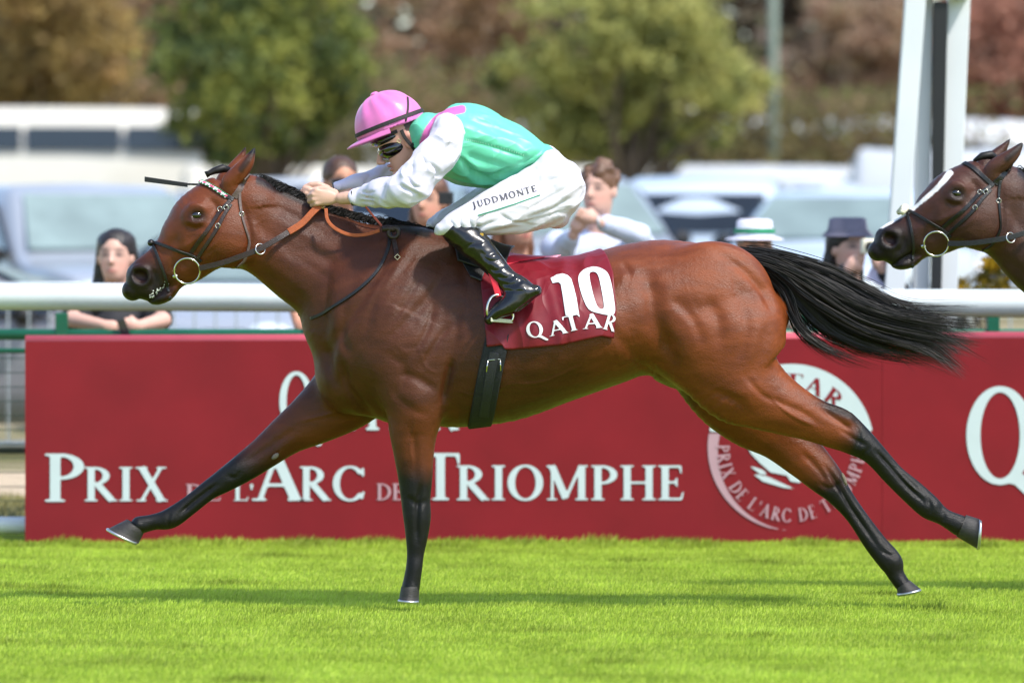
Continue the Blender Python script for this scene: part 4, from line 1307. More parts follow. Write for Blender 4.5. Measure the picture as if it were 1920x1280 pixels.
def hoof(name, cor_f, cor_h, toe, heel, yc, wc, wg, parent):
    """hoof wall as a lofted frustum in the leg's plane: coronet front/heel, ground toe/heel (photo px); shoe below"""
    n = 20
    cf, ch, tg, hg = W(*cor_f, yc), W(*cor_h, yc), W(*toe, yc), W(*heel, yc)
    mb = MB(); rows = []
    for r, q in enumerate((0, .06, .35, .7, 1.0)):
        f, h = cf.lerp(tg, q), ch.lerp(hg, q)
        c, ax = (f + h) / 2, (f - h) / 2
        w = wc + (wg - wc) * q + (0.003 if r == 1 else 0)
        for j in range(n):
            a = 2 * math.pi * j / n
            ca, sa = math.cos(a), math.sin(a)
            e = ax * (ca * (1.0 if ca > 0 else .92))
            mb.v.append(tuple(c + e + Vector((0, w * sa * (1 - .12 * max(-ca, 0)), 0))))
    for r in range(4):
        for j in range(n):
            k = (j + 1) % n
            mb.f.append([r * n + j, r * n + k, (r + 1) * n + k, (r + 1) * n + j])
    mb.f.append(list(range(n))); mb.f.append([4 * n + j for j in reversed(range(n))])
    hf = mb.build(name, M_hoof, parent, smooth=True)
    sh = MB()
    c, ax = (tg + hg) / 2, (tg - hg) / 2
    dn = (tg - cf).normalized()
    pts = []
    for j in range(17):
        a = -math.pi * .82 + 2 * math.pi * .82 * j / 16
        pts.append(c + ax * math.cos(a) * .97 + Vector((0, wg * .97 * math.sin(a), 0)) + dn * .003)
    sh.tube(pts, .006, 6)
    sh.build('horseshoe', M_shoe, hf, smooth=True)
    return hf

ROT2 = math.radians(11.8)
def bend(V):
    """the second horse carries its head higher: turn head and upper neck about the base of the neck"""
    V = np.asarray(V, float)
    P = to_px(V)
    w = sstep(0, 1, (765 - P[:, 0] - 0.15 * (P[:, 1] - 450)) / 270) * (P[:, 1] < 690)
    c = W(640, 480, 0)
    a = ROT2 * w
    x, z = V[:, 0] - c.x, V[:, 2] - c.z
    out = V.copy()
    out[:, 0] = c.x + x * np.cos(a) + z * np.sin(a) + .15 * (1 - w)
    out[:, 2] = c.z - x * np.sin(a) + z * np.cos(a)
    return out
def bendv(p):
    return Vector(bend(np.array([tuple(p)]))[0])

def horse_prims(second):
    pr = [TRUNK, NECK, HEAD, Ell(W(655, 690, 0), (.125, .15, .165), k=.07)]
    hn, hf, fn = HIND_NEAR, HIND_FAR, FORE_NEAR
    ff = mirror_st(FORE_NEAR, 45) if second else FORE_FAR
    pr += [Loft(hn, k=.05, name='hind_near'), Loft(hf, k=.05, name='hind_far'), Loft(fn, k=.045, name='fore_near'), Loft(ff, k=.045, name='fore_far')]
    for s_ in (-1, 1):
        pr.append(Ell(W(428, 448, s_ * .055), (.108, .050, .105), k=.03))          # cheek
        pr.append(Ell(W(367, 404, s_ * .082), (.046, .024, .036), k=.02))          # brow and lids
        pr.append(Ell(W(264, 519, s_ * .036), (.034, .024, .036), k=.02))          # nostril flare
    pr.append(Loft([(336, 524, 330, 541, .036, 0), (312, 540, 318, 563, .036, 0), (292, 553, 300, 571, .034, 0), (284, 560, 290, 570, .026, 0)], k=.012, name='chin'))
    pr.append(Loft([(412, 350, 452, 356, .030, -.060), (417, 336, 450, 343, .033, -.064), (433, 318, 464, 330, .028, -.072), (452, 300, 475, 311, .020, -.076), (466, 286, 478, 293, .012, -.074), (476, 277, 479, 279, .004, -.070)], k=.012, name='ear'))
    pr.append(Loft([(402, 346, 440, 352, .030, .060), (407, 333, 440, 340, .033, .064), (424, 314, 450, 328, .028, .072), (440, 297, 459, 306, .020, .076), (452, 284, 461, 290, .012, .074), (459, 276, 462, 278, .004, .070)], k=.012, name='ear'))
    for s_ in (-1, 1):
        pr.append(Ell(W(369, 403.5, s_ * .110), (.021, .012, .014), op='s', k=.006))
        rot = Euler((0, math.radians(25), 0)).to_matrix()
        pr.append(Ell(W(262, 518, s_ * .068), (.034, .034, .027), rot=rot, op='s', k=.010))
    pr.append(Chain([(*W(449, 340, -.098), .010), (*W(462, 320, -.108), .013), (*W(472, 300, -.102), .008), (*W(476, 288, -.092), .004)], op='s', k=.006))
    pr.append(Chain([(*W(437, 337, .098), .010), (*W(449, 316, .108), .013), (*W(457, 298, .102), .008)], op='s', k=.006))
    return pr

def strands(name, guides, per, spread, width, m, parent, seed=1, deform=None):
    """hair as thin tapered ribbons grouped in locks; guides: list of 3-D polylines"""
    r = np.random.default_rng(seed)
    VV, FF = [], []
    b = 0
    for g in guides:
        g = catmull(np.array([tuple(p) for p in g]), 5)
        n = len(g)
        s_ = np.linspace(0, 1, n)
        for _ in range(per):
            o = r.normal(size=3) * spread
            o2 = r.normal(size=3) * spread * 1.4
            ln = r.uniform(.72, 1.04)
            ii = s_ * ln * (n - 1)
            i0 = np.minimum(ii.astype(int), n - 2); fr = (ii - i0)[:, None]
            c = g[i0] * (1 - fr) + g[i0 + 1] * fr
            clump = (1 - .55 * s_ ** 1.5)[:, None]
            c = c + o * clump + o2 * (s_ ** 2)[:, None] * .5 + .004 * np.sin(s_ * r.uniform(4, 9) + r.uniform(0, 6))[:, None] * r.normal(size=3)
            t = np.gradient(c, axis=0)
            sd = np.cross(t, np.array([0, 1.0, 0.0]) + r.normal(size=3) * .6)
            sd /= np.linalg.norm(sd, axis=1)[:, None] + 1e-9
            wd = width * r.uniform(.6, 1.3) * (1 - s_ ** 3 * .9)[:, None]
            VV.append(np.concatenate([c - sd * wd / 2, c + sd * wd / 2]))
            i = np.arange(n - 1)
            FF.append(np.stack([i, i + 1, n + i + 1, n + i], 1) + b)
            b += 2 * n
    V = np.concatenate(VV)
    if deform: V = deform(V)
    return np_mesh(name, V, np.concatenate(FF), m, parent, smooth=True)

HORSE = {}
def build_horse(second):
    vox = .0072 if second else .0052
    V, Q = implicit(horse_prims(second), vox, 2)
    gr = [g for g in GROOVES if not second or g[3] == 0 or min(p[1] for p in g[0]) < 740]
    V = carve(V, Q, gr, BLOBS)
    P = to_px(V)
    if second:
        C = coat(P, V, lin(76, 43, 31), lin(58, 36, 28), lin(20, 16, 16))
        bz = polydist(P, [(352, 366), (330, 404), (297, 450), (262, 483), (245, 497)])
        wide = np.interp(bz[1], [0, .2, .5, 1], [6, 4.5, 3.5, 3])
        k = (1 - sstep(.75, 1.05, bz[0] / wide + .2 * fbm(V, 60, 9))) * (P[:, 0] < 372)
        C = C * (1 - k[:, None]) + np.array(lin(225, 222, 218))[None] * k[:, None]
    else:
        C = coat(P, V, lin(112, 54, 22), lin(74, 37, 19), lin(15, 13, 12))
    HORSE[second] = (V, Q, bvh_of(V, Q))
    dv = bend if second else (lambda v: v)
    if second:
        root = empty('racehorse', (0, 0, 0))
    else:
        root = empty('racehorse', (0, 0, 0))
    body = np_mesh('body', dv(V), Q, M_coat, root)
    set_col(body, C)
    for s_ in (-1, 1):
        mb = MB().ball(W(369, 403.5, s_ * .0955), (.0205, .0145, .0155), 18, 12)
        mb.v = [tuple(bendv(p)) for p in mb.v] if second else mb.v
        mb.build('eye', M_eye, root, smooth=True)
    return root, body

horse1, body1 = build_horse(False)
tag(horse1, 'bay racehorse at full stretch carrying the pink-capped jockey', 'horse', 'racehorses galloping')
BV1 = HORSE[False][2]
hoof('hoof', (238, 973), (273, 996), (202, 991), (262, 1020), .12, .036, .052, horse1)
hoof('hoof', (752, 1099), (788, 1097), (748, 1124), (787, 1126), -.15, .038, .050, horse1)
hoof('hoof', (1793, 1005), (1812, 963), (1832, 1028), (1836, 970), -.12, .036, .050, horse1)
hoof('hoof', (1681, 1101), (1706, 1086), (1683, 1113), (1728, 1103), .10, .036, .048, horse1)

# tail: locks that leave the dock and stream back
tg = []
r_ = np.random.default_rng(4)
def tl(path, n, sp):
    for _ in range(n):
        y = r_.normal() * .035
        o = r_.normal(size=2) * sp
        tg.append([W(px + o[0] * i * .35, py + o[1] * (.5 + i * .4), y * (1 + i * .35)) for i, (px, py) in enumerate(path)])
tl([(1392, 474), (1450, 482), (1540, 508), (1620, 548), (1700, 585), (1810, 592)], 12, 4)
tl([(1396, 478), (1455, 492), (1540, 530), (1620, 575), (1710, 605), (1818, 618)], 18, 6)
tl([(1398, 482), (1460, 502), (1530, 545), (1610, 595), (1710, 622), (1812, 640)], 18, 6)
tl([(1402, 486), (1462, 512), (1520, 560), (1600, 612), (1700, 640), (1790, 672)], 16, 6)
tl([(1405, 490), (1465, 520), (1515, 570), (1570, 615), (1660, 645), (1745, 652)], 10, 6)
tl([(1400, 484), (1465, 508), (1540, 560), (1640, 612), (1740, 640), (1800, 684)], 12, 6)
tl([(1400, 480), (1470, 500), (1560, 550), (1660, 595), (1750, 615), (1815, 650)], 12, 7)
tl([(1412, 495), (1466, 530), (1498, 570), (1540, 615), (1600, 645), (1680, 668)], 7, 6)
tl([(1420, 500), (1470, 545), (1490, 590), (1515, 630), (1560, 660), (1610, 680)], 3, 5)
tl([(1425, 505), (1474, 560), (1488, 595), (1500, 620), (1520, 640), (1560, 668)], 2, 4)
strands('tail', tg, 40, .009, .0021, M_hair, horse1, 3)
wisps = []
for pts in ([(1470, 545), (1500, 600), (1530, 645), (1580, 680), (1640, 690)], [(1560, 610), (1620, 650), (1680, 670), (1722, 705)], [(1500, 560), (1540, 620), (1590, 660), (1650, 672)],
            [(1640, 640), (1720, 650), (1770, 668), (1798, 690)], [(1690, 610), (1760, 640), (1795, 660), (1800, 684)], [(1700, 590), (1770, 592), (1826, 602)]):
    wisps.append([W(*p, .02) for p in pts])
strands('tail_wisps', wisps, 9, .008, .0018, M_hair, horse1, 8)

def crest(n, seed, deform=None):
    r = np.random.default_rng(seed)
    ln = catmull(np.array([(478, 333), (540, 360), (600, 388), (660, 405), (712, 417), (760, 430), (812, 440)]), 8)
    g = []
    for _ in range(n):
        u = r.uniform(0, len(ln) - 1.01); i = int(u)
        p = ln[i] * (1 - u + i) + ln[i + 1] * (u - i)
        L = 16 + 8 * r.random() + (12 if p[0] > 700 else 0) * r.random()
        lift = (.5 + 3 * r.random()) + (7 * r.random() if p[0] > 715 else 0)
        g.append([W(p[0], p[1] + 3.5, -.010 + .01 * r.random()), W(p[0] + 7 + 6 * r.random(), p[1] - lift, .005), W(p[0] + 16 + L * .6, p[1] - lift * .6 + 4 + L * .2, .028 * r.random() + .01), W(p[0] + 22 + L, p[1] + 12 + L * .5, .06)])
    return g
strands('mane', crest(330, 2), 7, .004, .0022, M_mane, horse1, 5)
fl = MB().tube([W(430, 318, 0), W(418, 316, -.01), W(403, 320, -.015), (W(392, 325, -.02)), W(386, 328, -.02)], [.010, .016, .013, .010, .013], 10)
fl.build('forelock', M_hair, horse1, smooth=True)
# chestnuts (horny patches) and foam at the lips
MB().ball(W(516, 855, .075), (.009, .006, .016), 10, 6, Euler((0, .9, 0)).to_matrix()).build('chestnut', mat('chestnut_horn', lin(112, 102, 90), .8, .3, 60, .5, 120), horse1, smooth=True)
MB().ball(W(1583, 898, .07), (.007, .006, .026), 10, 6, Euler((0, -.35, 0)).to_matrix()).build('chestnut', bpy.data.materials['chestnut_horn'], horse1, smooth=True)
fm = MB()
for i in range(34):
    u = random.random()
    q = shoot(BV1, 282 + 30 * u + random.gauss(0, 2.5), 558 - 28 * u + random.gauss(0, 2.5), .001)
    if q: fm.ball(q[0], random.uniform(.0015, .0032), 6, 4)
fm.build('foam', M_foam, horse1, smooth=True)
# ------------------------------------------------------------------ tack on the near horse
M_lea = mat('dark_brown_leather', lin(46, 30, 26), rough=0.42, var=0.25, scale=60, bump=0.25, bscale=300)
M_leap = mat('grey_brown_leather', lin(98, 82, 78), rough=0.5, var=0.2, scale=60, bump=0.25, bscale=300)
M_black = mat('black_leather', lin(20, 19, 20), rough=0.4, var=0.25, scale=60, bump=0.2, bscale=260)
M_rubber = mat('orange_rein_rubber', lin(168, 82, 38), rough=0.6, var=0.15, scale=80, bump=0.4, bscale=500)
M_steel = mat('polished_steel', lin(200, 198, 188), rough=0.18, var=0.05, metallic=1.0)
M_cloth = mat('maroon_satin', lin(112, 18, 31), rough=0.45, var=0.08, scale=30, spec=0.35, ridge=(9, .4, (1, 1, .55), (0, .5, 0)))
M_white = mat('white_print', lin(214, 214, 216), rough=0.6, var=0.02)
M_girth = mat('black_webbing', lin(22, 24, 28), rough=0.75, var=0.2, scale=90, bump=0.4, bscale=400)
M_red = mat('red_pad', lin(205, 30, 52), rough=0.6, var=0.08, scale=30)
M_pink = mat('pink_piping', lin(226, 150, 170), rough=0.6, var=0.05)

def path(bvh, pts, off, sub=4, sm=1, dv=None):
    c = catmull(np.array(pts, float), sub)
    P_, N_ = [], []
    for x, y in c:
        q = shoot(bvh, x, y, off)
        if q is None: continue
        P_.append(q[0]); N_.append(q[1])
    P_ = smooth_path(P_, sm)
    N_ = [n.normalized() for n in smooth_path(N_, 3)]
    return P_, N_
def mir(P_): return [Vector((p.x, -p.y, p.z)) for p in P_]

def tack_strap(name, bvh, pts, wpx, m, parent, off=.001, thick=.004, loop=None, dv=None, sides=(-1, 1), sub=4):
    """strap laid on the horse; loop='start'/'end' joins the two sides over that end"""
    P_, N_ = path(bvh, pts, off, sub)
    if len(P_) < 2: return
    w = wpx / 520
    mb = MB()
    def put(p, n):
        if dv: p2 = [dv(q) for q in p]; 
        else: p2 = p
        mb.ribbon(p2, n, w, thick)
    if loop == 'start':
        put(list(reversed(P_)) + mir(P_), list(reversed(N_)) + mir(N_))
    elif loop == 'end':
        put(P_ + list(reversed(mir(P_))), N_ + list(reversed(mir(N_))))
    else:
        for s_ in sides:
            mb = MB()
            put(P_ if s_ < 0 else mir(P_), N_ if s_ < 0 else mir(N_))
            o_ = mb.build(name, m, parent, smooth=False, bevel=.0012)
        return o_
    return mb.build(name, m, parent, smooth=False, bevel=.0012)

def bridle(bvh, first, dv=None):
    root = empty('bridle', (0, 0, 0))
    dark, brow, crown, rn = (M_lea, M_black, M_leap, M_lea) if first else (M_black, M_black, M_black, M_black)
    f = dv if dv else (lambda p: p)
    tack_strap('headpiece', bvh, [(463, 331), (455, 343), (448, 356), (439, 370)], 13, crown, root, loop='start', dv=dv)
    bb = tack_strap('browband', bvh, [(370, 343), (378, 343), (389, 347), (407, 357), (424, 367), (437, 375)], 9, brow, root, .002, .005, loop='start', dv=dv)
    if first:                                        # coloured plaits on the browband
        P_, N_ = path(bvh, [(371, 342), (378, 343), (389, 347), (407, 357), (424, 367)], .0075, 5)
        cols = [('pink_bead', lin(235, 90, 130)), ('white_bead', lin(225, 228, 235)), ('green_bead', lin(25, 130, 85))]
        mats = {n: mat(n, c, .35, .05) for n, c in cols}
        for s_ in (-1, 1):
            for i in range(1, len(P_)):
                for e, nm in ((-1, 'green_bead'), (0, ('pink_bead', 'white_bead')[(i // 2) % 2]), (1, 'green_bead' if i % 2 else 'white_bead')):
                    t = (P_[i] - P_[i - 1]).normalized(); sd = t.cross(N_[i]).normalized()
                    p = P_[i] + sd * e * .0055
                    if s_ > 0: p = Vector((p.x, -p.y, p.z))
                    MB().ball(p, (.0062, .0045, .0046) if e == 0 else (.004, .003, .003), 8, 6).build('bead', mats[nm], bb, smooth=True)
    tack_strap('cheekpiece', bvh, [(436, 372), (413, 396), (395, 424), (374, 451), (358, 474)], 8, dark, root, dv=dv)
    tack_strap('cheekpiece', bvh, [(433, 383), (420, 404), (408, 428), (389, 457), (368, 488)], 7, dark, root, .003, dv=dv)
    tack_strap('throat_lash', bvh, [(449, 362), (451, 396), (459, 427), (466, 450), (465, 466), (457, 488), (444, 500)], 6, dark if not first else M_leap, root, .002, dv=dv, loop='end')
    tack_strap('noseband', bvh, [(284, 458), (292, 456), (307, 460), (331, 469), (356, 477), (378, 489)], 6, M_black, root, .002, .006, loop='start', dv=dv)
    tack_strap('noseband', bvh, [(284, 460), (289, 461), (297, 482), (307, 509), (313, 530), (316, 548)], 5.5, M_black, root, .003, .006, dv=dv)
    mk = M_black if first else mat('sheepskin', lin(228, 222, 200), .9, .2, 80, .8, 200)
    if first: MB().ball(f(W(283, 455, -.012)), (.013, .02, .013), 10, 8).build('noseband_pad', mk, root, smooth=True)
    else: MB().tube([f(W(276, 462, -.05)), f(W(281, 453, -.02)), f(W(283, 451, 0)), f(W(281, 453, .02)), f(W(276, 462, .05))], [.010, .015, .016, .015, .010], 10).build('noseband_pad', mk, root, smooth=True)
    MB().ball(f(W(318, 557, -.02)), (.009, .014, .013), 10, 8).build('noseband_knot', M_black, root, smooth=True)
    for (x, y) in ((414, 393), (424, 390), (451, 402), (409, 424), (437, 509)):
        q = shoot(bvh, x, y, .006)
        if q:
            for s_ in (-1, 1):
                p = Vector((q[0].x, q[0].y * -s_, q[0].z))
                p = f(p)
                MB().ring(p, Vector((.8, 0, .6)), Vector((-.6, 0, .8)), .0085, .0018, 12, 5).build('buckle', M_steel, root, smooth=True)
    for s_ in (-1, 1):
        c = f(W(351, 508, s_ * .085))
        MB().ring(c, Vector((1, 0, 0)), Vector((0, 0.12 * s_, .99)), .046, .0036, 40, 8).build('bit_ring', M_steel, root, smooth=True)
        bt = MB().tube([f(W(323, 518, s_ * .066)), f(W(327, 518, s_ * .074)), f(W(333, 517, s_ * .078))], [.004, .008, .005], 10)
        bt.build('bit_mouthpiece', M_steel, root, smooth=True)
        # rein: leather to the mouth, rubber-gripped where it is held
        hx = (599, 386) if s_ < 0 else (588, 372)
        a = catmull(np.array([(374, 503), (413, 494), (456, 479), (488, 466), (520, 448), (541, 435)], float), 3)
        pts = [f(W(x, y, s_ * (.088 + .035 * math.sin(math.pi * i / (len(a) - 1))))) for i, (x, y) in enumerate(a)]
        nn = [Vector((0, s_, 0.0))] * len(pts)
        MB().ribbon(pts, nn, .021, .004).build('rein', rn, root, bevel=.001)
        if first:
            b = catmull(np.array([(541, 435), (566, 419), (585, 399), hx], float), 4)
            pts = [W(x, y, s_ * (.088 - .028 * i / (len(b) - 1))) for i, (x, y) in enumerate(b)]
            MB().ribbon(pts, [Vector((0, s_, 0))] * len(pts), .025, .006).build('rein_grip', M_rubber, root, bevel=.0015)
        else:
            b = catmull(np.array([(541, 435), (566, 419), (600, 386), (640, 380)], float), 4)
            pts = [f(W(x, y, s_ * .08)) for i, (x, y) in enumerate(b)]
            MB().ribbon(pts, [Vector((0, s_, 0))] * len(pts), .021, .004).build('rein', rn, root, bevel=.0015)
        MB().ring(f(W(488, 467, s_ * .122)), Vector((.75, .5, .3)).normalized(), Vector((-.35, .1, .93)).normalized(), .019, .0025, 20, 6).build('rein_ring', M_steel, root, smooth=True)
    return root

br1 = bridle(BV1, True)
tag(br1, 'brown leather bridle with pink, white and green beaded browband and orange rein grips', 'bridle', 'race bridles')
# slack loop of the reins, buckle end and neck strap belong to the near horse
lp = catmull(np.array([(611, 391), (614, 412), (628, 428), (655, 440), (685, 440), (712, 432)], float), 4)
MB().ribbon([W(x, y, -.115 - .01 * math.sin(i * .2)) for i, (x, y) in enumerate(lp)], [Vector((0, -1, .1))] * len(lp), .013, .005).build('rein_loop', M_rubber, br1, bevel=.0012)
l2 = catmull(np.array([(676, 375), (690, 393), (704, 410), (716, 424)], float), 3)
MB().ribbon([W(x, y, -.06) for x, y in l2], [Vector((0, -1, 0))] * len(l2), .008, .004).build('rein_loop', mat('red_brown_leather', lin(120, 48, 36), .5, .15), br1, bevel=.001)
ns = empty('neck_strap', (0, 0, 0))
tag(ns, 'thin black neck strap round the bay horse, buckled at the withers', 'strap')
Pn, Nn = path(BV1, [(731, 447), (727, 470), (708, 508), (670, 545), (630, 572), (605, 588), (586, 596)], .002, 5)
hang = [W(578, 598, -.05), W(568, 596, -.025), W(561, 588, 0.0)]
top = [W(735, 428, -.05), W(733, 424, 0)]
near = list(reversed(top)) + Pn + hang
nrm = [Vector((0, -.3, 1)), Vector((0, -.8, .5))][::-1] + Nn + [Vector((-.5, -.8, -.2)), Vector((-.9, -.4, -.2)), Vector((-1, 0, 0))]
far = list(reversed(mir(near)))[1:-1]; nf = list(reversed(mir(nrm)))[1:-1]
MB().ribbon(near + far, nrm + nf, .012, .005, closed=True).build('strap', M_black, ns, bevel=.001)
MB().ring(W(605, 588, -.10) , Vector((1, 0, 0)), Vector((0, .3, .95)), .011, .003, 14, 6).build('buckle', M_steel, ns, smooth=True)
kb = MB()
q1 = shoot(BV1, 737, 445, .0)[0]
yk = q1.y - .012
kb.tube([W(716, 430, yk), W(727, 428, yk), W(741, 431, yk)], [.010, .012, .010], 8)
kb.ring(W(738, 436, yk - .002), Vector((1, 0, 0)), Vector((0, 0, 1)), .018, .008, 18, 8)
kb.build('strap_keeper', M_lea, ns, smooth=True)
qe = [shoot(BV1, x, y, .006) for x, y in ((737, 445), (740, 458), (743, 470), (746, 484))]
MB().ribbon([q[0] for q in qe], [q[1] for q in qe], .018, .004).build('strap_end', M_lea, ns, bevel=.001)
MB().ring(qe[-1][0] + Vector((0, -.003, 0)), Vector((1, 0, 0)), Vector((0, 0, 1)), .010, .002, 4, 6).build('buckle', M_steel, ns, smooth=False)

# ---- surfaces wrapped over the horse's back
TH = np.radians(np.linspace(0, 122, 62))
XS = np.array([W(x, 0, 0).x for x in range(800, 1200, 6)])
PROF = np.zeros((len(XS), len(TH), 2))
for i, X in enumerate(XS):
    zt = BV1.ray_cast(Vector((X, 0, 3)), Vector((0, 0, -1)))[0].z
    c = Vector((X, 0, zt - .30))
    for j, th in enumerate(TH):
        h = BV1.ray_cast(c, Vector((0, -math.sin(th), math.cos(th))))[0]
        PROF[i, j] = (h.y, h.z) if h is not None else PROF[i, j - 1]
for _ in range(3):
    PROF[1:-1] = (PROF[:-2] + 2 * PROF[1:-1] + PROF[2:]) / 4
def prof(X, th):
    u = np.clip((X - XS[0]) / (XS[1] - XS[0]), 0, len(XS) - 1.001); i = int(u); a = u - i
    v = np.clip(th / (TH[1] - TH[0]), 0, len(TH) - 1.001); j = int(v); b = v - j
    p = PROF
    return (p[i, j] * (1 - a) + p[i + 1, j] * a) * (1 - b) + (p[i, j + 1] * (1 - a) + p[i + 1, j + 1] * a) * b
def th_for_z(X, z):
    zs = np.array([prof(X, t)[1] for t in TH])
    k = int(np.argmax(zs < z))
    if k == 0: return .12 if zs[0] < z else TH[-1]
    return float(TH[k - 1] + (TH[k] - TH[k - 1]) * (zs[k - 1] - z) / max(1e-6, zs[k - 1] - zs[k]))
def wrap(name, L, R, bottom, off, m, parent, nu=46, nv=60, fold=None, thick=.003):
    """L(v), R(v): px edges; bottom(u): px row of the lower hem; both flanks; off: distance from the coat"""
    V = np.zeros((nu, 2 * nv - 1, 3))
    for i in range(nu):
        u = i / (nu - 1)
        Xb = W(L(1) + (R(1) - L(1)) * u, 0, -.3).x
        zb = W(0, bottom(u), -.3).z
        tb = th_for_z(Xb, zb)
        for j in range(nv):
            v = j / (nv - 1)
            pxx = L(v) + (R(v) - L(v)) * u
            X = (pxx - 960) / SC(-.3 * min(1, v * 1.6))
            th = tb * v
            y, z = prof(X, th)
            o = off(u, v) if callable(off) else off
            if fold: o += fold(u, v, pxx)
            n = np.array((0, -math.sin(th), math.cos(th)))
            p = np.array((X, y, z)) + n * o
            V[i, nv - 1 - j] = p
            V[i, nv - 1 + j] = p * np.array((1, -1, 1))
    n2 = 2 * nv - 1
    I, J = np.meshgrid(np.arange(nu - 1), np.arange(n2 - 1), indexing='ij')
    b = (I * n2 + J).ravel()
    Fq = np.stack([b, b + 1, b + n2 + 1, b + n2], 1)
    o_ = np_mesh(name, V.reshape(-1, 3), Fq, m, parent)
    if thick:
        s_ = o_.modifiers.new('solid', 'SOLIDIFY'); s_.thickness = thick; s_.offset = 1.0
    return o_, V.reshape(-1, 3), Fq

def lerpf(xs, ys): return lambda v: float(np.interp(v, xs, ys))
cloth_root = empty('saddle_cloth', (0, 0, 0))
tag(cloth_root, 'maroon satin saddle cloth with white number 10 and the word QATAR', 'saddle cloth')
def fold(u, v, px):
    w = min(1, v * 2.5) * .4 + .6
    a = .006 * math.exp(-((px - 1052 - 10 * v) / 14) ** 2) * math.exp(-(v - .3) ** 2 / .09)
    b = .006 * math.exp(-((px - 1098 + 6 * v) / 10) ** 2) * math.exp(-(v - .25) ** 2 / .05)
    c = .0035 * math.sin(px * .105 + 5 * v + 1.5 * math.sin(v * 5)) * math.exp(-((px - 1010) / 60) ** 2) * v
    d = .003 * math.sin(px * .06 - 9 * v) * v
    e = .010 * v ** 3 * (0.5 + .5 * math.sin(px * .035 + 1))
    f = .004 * math.exp(-((px - 1025 - 60 * (v - .5)) / 9) ** 2) * v - .004 * math.exp(-((px - 1040 - 50 * (v - .5)) / 9) ** 2) * v
    return a + b + c + d + e + f
CL, CQ, CF = wrap('cloth', lerpf([0, .3, .7, 1], [893, 896, 905, 913]), lerpf([0, .1, .5, .8, 1], [1122, 1128, 1150, 1156, 1151]),
                  lerpf([0, .12, .14, .2, .6, .9, 1], [648, 646, 654, 655, 646, 630, 634]), .010, M_cloth, cloth_root, nu=90, nv=70, fold=fold)
BVC = bvh_of(CQ, CF)
def drape_print(name, V2, Fc, m, parent, bvh, off=.0036):
    """flat print in photo px laid on a surface"""
    VV, keep = [], []
    last = None
    for x, y in V2:
        q = shoot(bvh, x, y, off)
        VV.append(q[0] if q else None)
    Fk = [p for p in Fc if all(VV[i] is not None for i in p)]
    VV = [tuple(v) if v is not None else (0, 0, 0) for v in VV]
    return np_mesh(name, np.array(VV), Fk, m, parent, smooth=True)
one = i_poly([(1032, 522), (1036, 532), (1048, 530), (1052, 534), (1056, 558), (1061, 592), (1086, 590), (1081, 560), (1076, 540), (1071, 524), (1064, 517), (1055, 514), (1044, 516), (1038, 520)])
zero = i_and(i_poly([tuple(p) for p in catmull(np.array([(1112, 501), (1096, 506), (1085, 519), (1087, 540), (1096, 567), (1106, 582), (1124, 588), (1146, 591), (1153, 583), (1151, 560), (1146, 530), (1139, 512), (1125, 503), (1112, 501)], float), 4)[:-1]]),
             i_not(i_poly([tuple(p) for p in catmull(np.array([(1105, 516), (1107, 530), (1113, 556), (1120, 575), (1128, 580), (1132, 574), (1128, 545), (1122, 518), (1115, 511), (1107, 512), (1105, 516)], float), 4)[:-1]])))
drape_print('number', *flat_mesh(i_or(one, zero), 1028, 496, 1158, 596, 1.6), M_white, cloth_root, BVC)
def drape_text(parent, m, bvh, items, cell=.05, name='letter', off=.0036):
    for c, x0, y0, x1, y1, h, skew in items:     # baseline from (x0,y0) to (x1,y1), cap height h px
        V2, Fc = [], []
        v, f, w = glyph_flat(c, cell)
        ux, uy = (x1 - x0) / w, (y1 - y0) / w
        b = len(V2)
        n = math.hypot(ux, uy)
        vx, vy = uy / n * h + skew * h, -ux / n * h
        V2 += [(x0 + a * ux + q * vx, y0 + a * uy + q * vy) for a, q in v]
        Fc += [[i + b for i in p] for p in f]
        drape_print(name, V2, Fc, m, parent, bvh, off)
drape_text(cloth_root, M_white, BVC, [('Q', 990, 634, 1024, 630, 29, -.05), ('A', 1030, 631, 1067, 623, 27, 0), ('T', 1061, 623, 1093, 616, 29, -.05), ('A', 1092, 617, 1130, 614, 27, .05), ('R', 1129, 616, 1152, 622, 30, .05)])

saddle = empty('saddle', (0, 0, 0))
tag(saddle, 'small black race saddle with girth and steel stirrup on the bay horse', 'saddle')
wrap('pad', lerpf([0, 1], [925, 945]), lerpf([0, 1], [1045, 975]), lambda u: 503 - 8 * u, lambda u, v: .004 * (1 - v) + .012, M_red, saddle, 30, 24)
wrap('pad_edge', lerpf([0, 1], [925, 945]), lerpf([0, 1], [1052, 1045]), lambda u: 487, lambda u, v: .018 - .004 * v, M_pink, saddle, 20, 12)
wrap('seat', lerpf([0, 1], [838, 858]), lerpf([0, 1], [965, 945]), lambda u: 500 + 20 * u, lambda u, v: .034 + .02 * abs(u - .45) - .012 * v, M_black, saddle, 26, 30, thick=.006)
fl_, FV, FQ = wrap('flap', lerpf([0, .3, .7, 1], [828, 838, 862, 882]), lerpf([0, .5, 1], [925, 920, 902]), lambda u: 524 + 8 * u, .017, M_black, saddle, 24, 30, thick=.005)
gp, gn = path(BV1, [(936, 620), (930, 650), (921, 690), (912, 735), (904, 775), (898, 800)], .006, 5)
gl = MB().ribbon(gp + list(reversed(mir(gp))), gn + list(reversed(mir(gn))), .088, .007)
gl.build('girth', M_girth, saddle, bevel=.002)
gp2, gn2 = path(BV1, [(928, 660), (922, 690), (914, 735), (907, 775)], .0135, 4)
MB().ribbon(gp2, gn2, .036, .003).build('girth_strap', mat('black_elastic', lin(30, 32, 36), .6, .2, 120, .5, 500), saddle, bevel=.001)
qb = shoot(BV1, 926, 685, .020)[0]
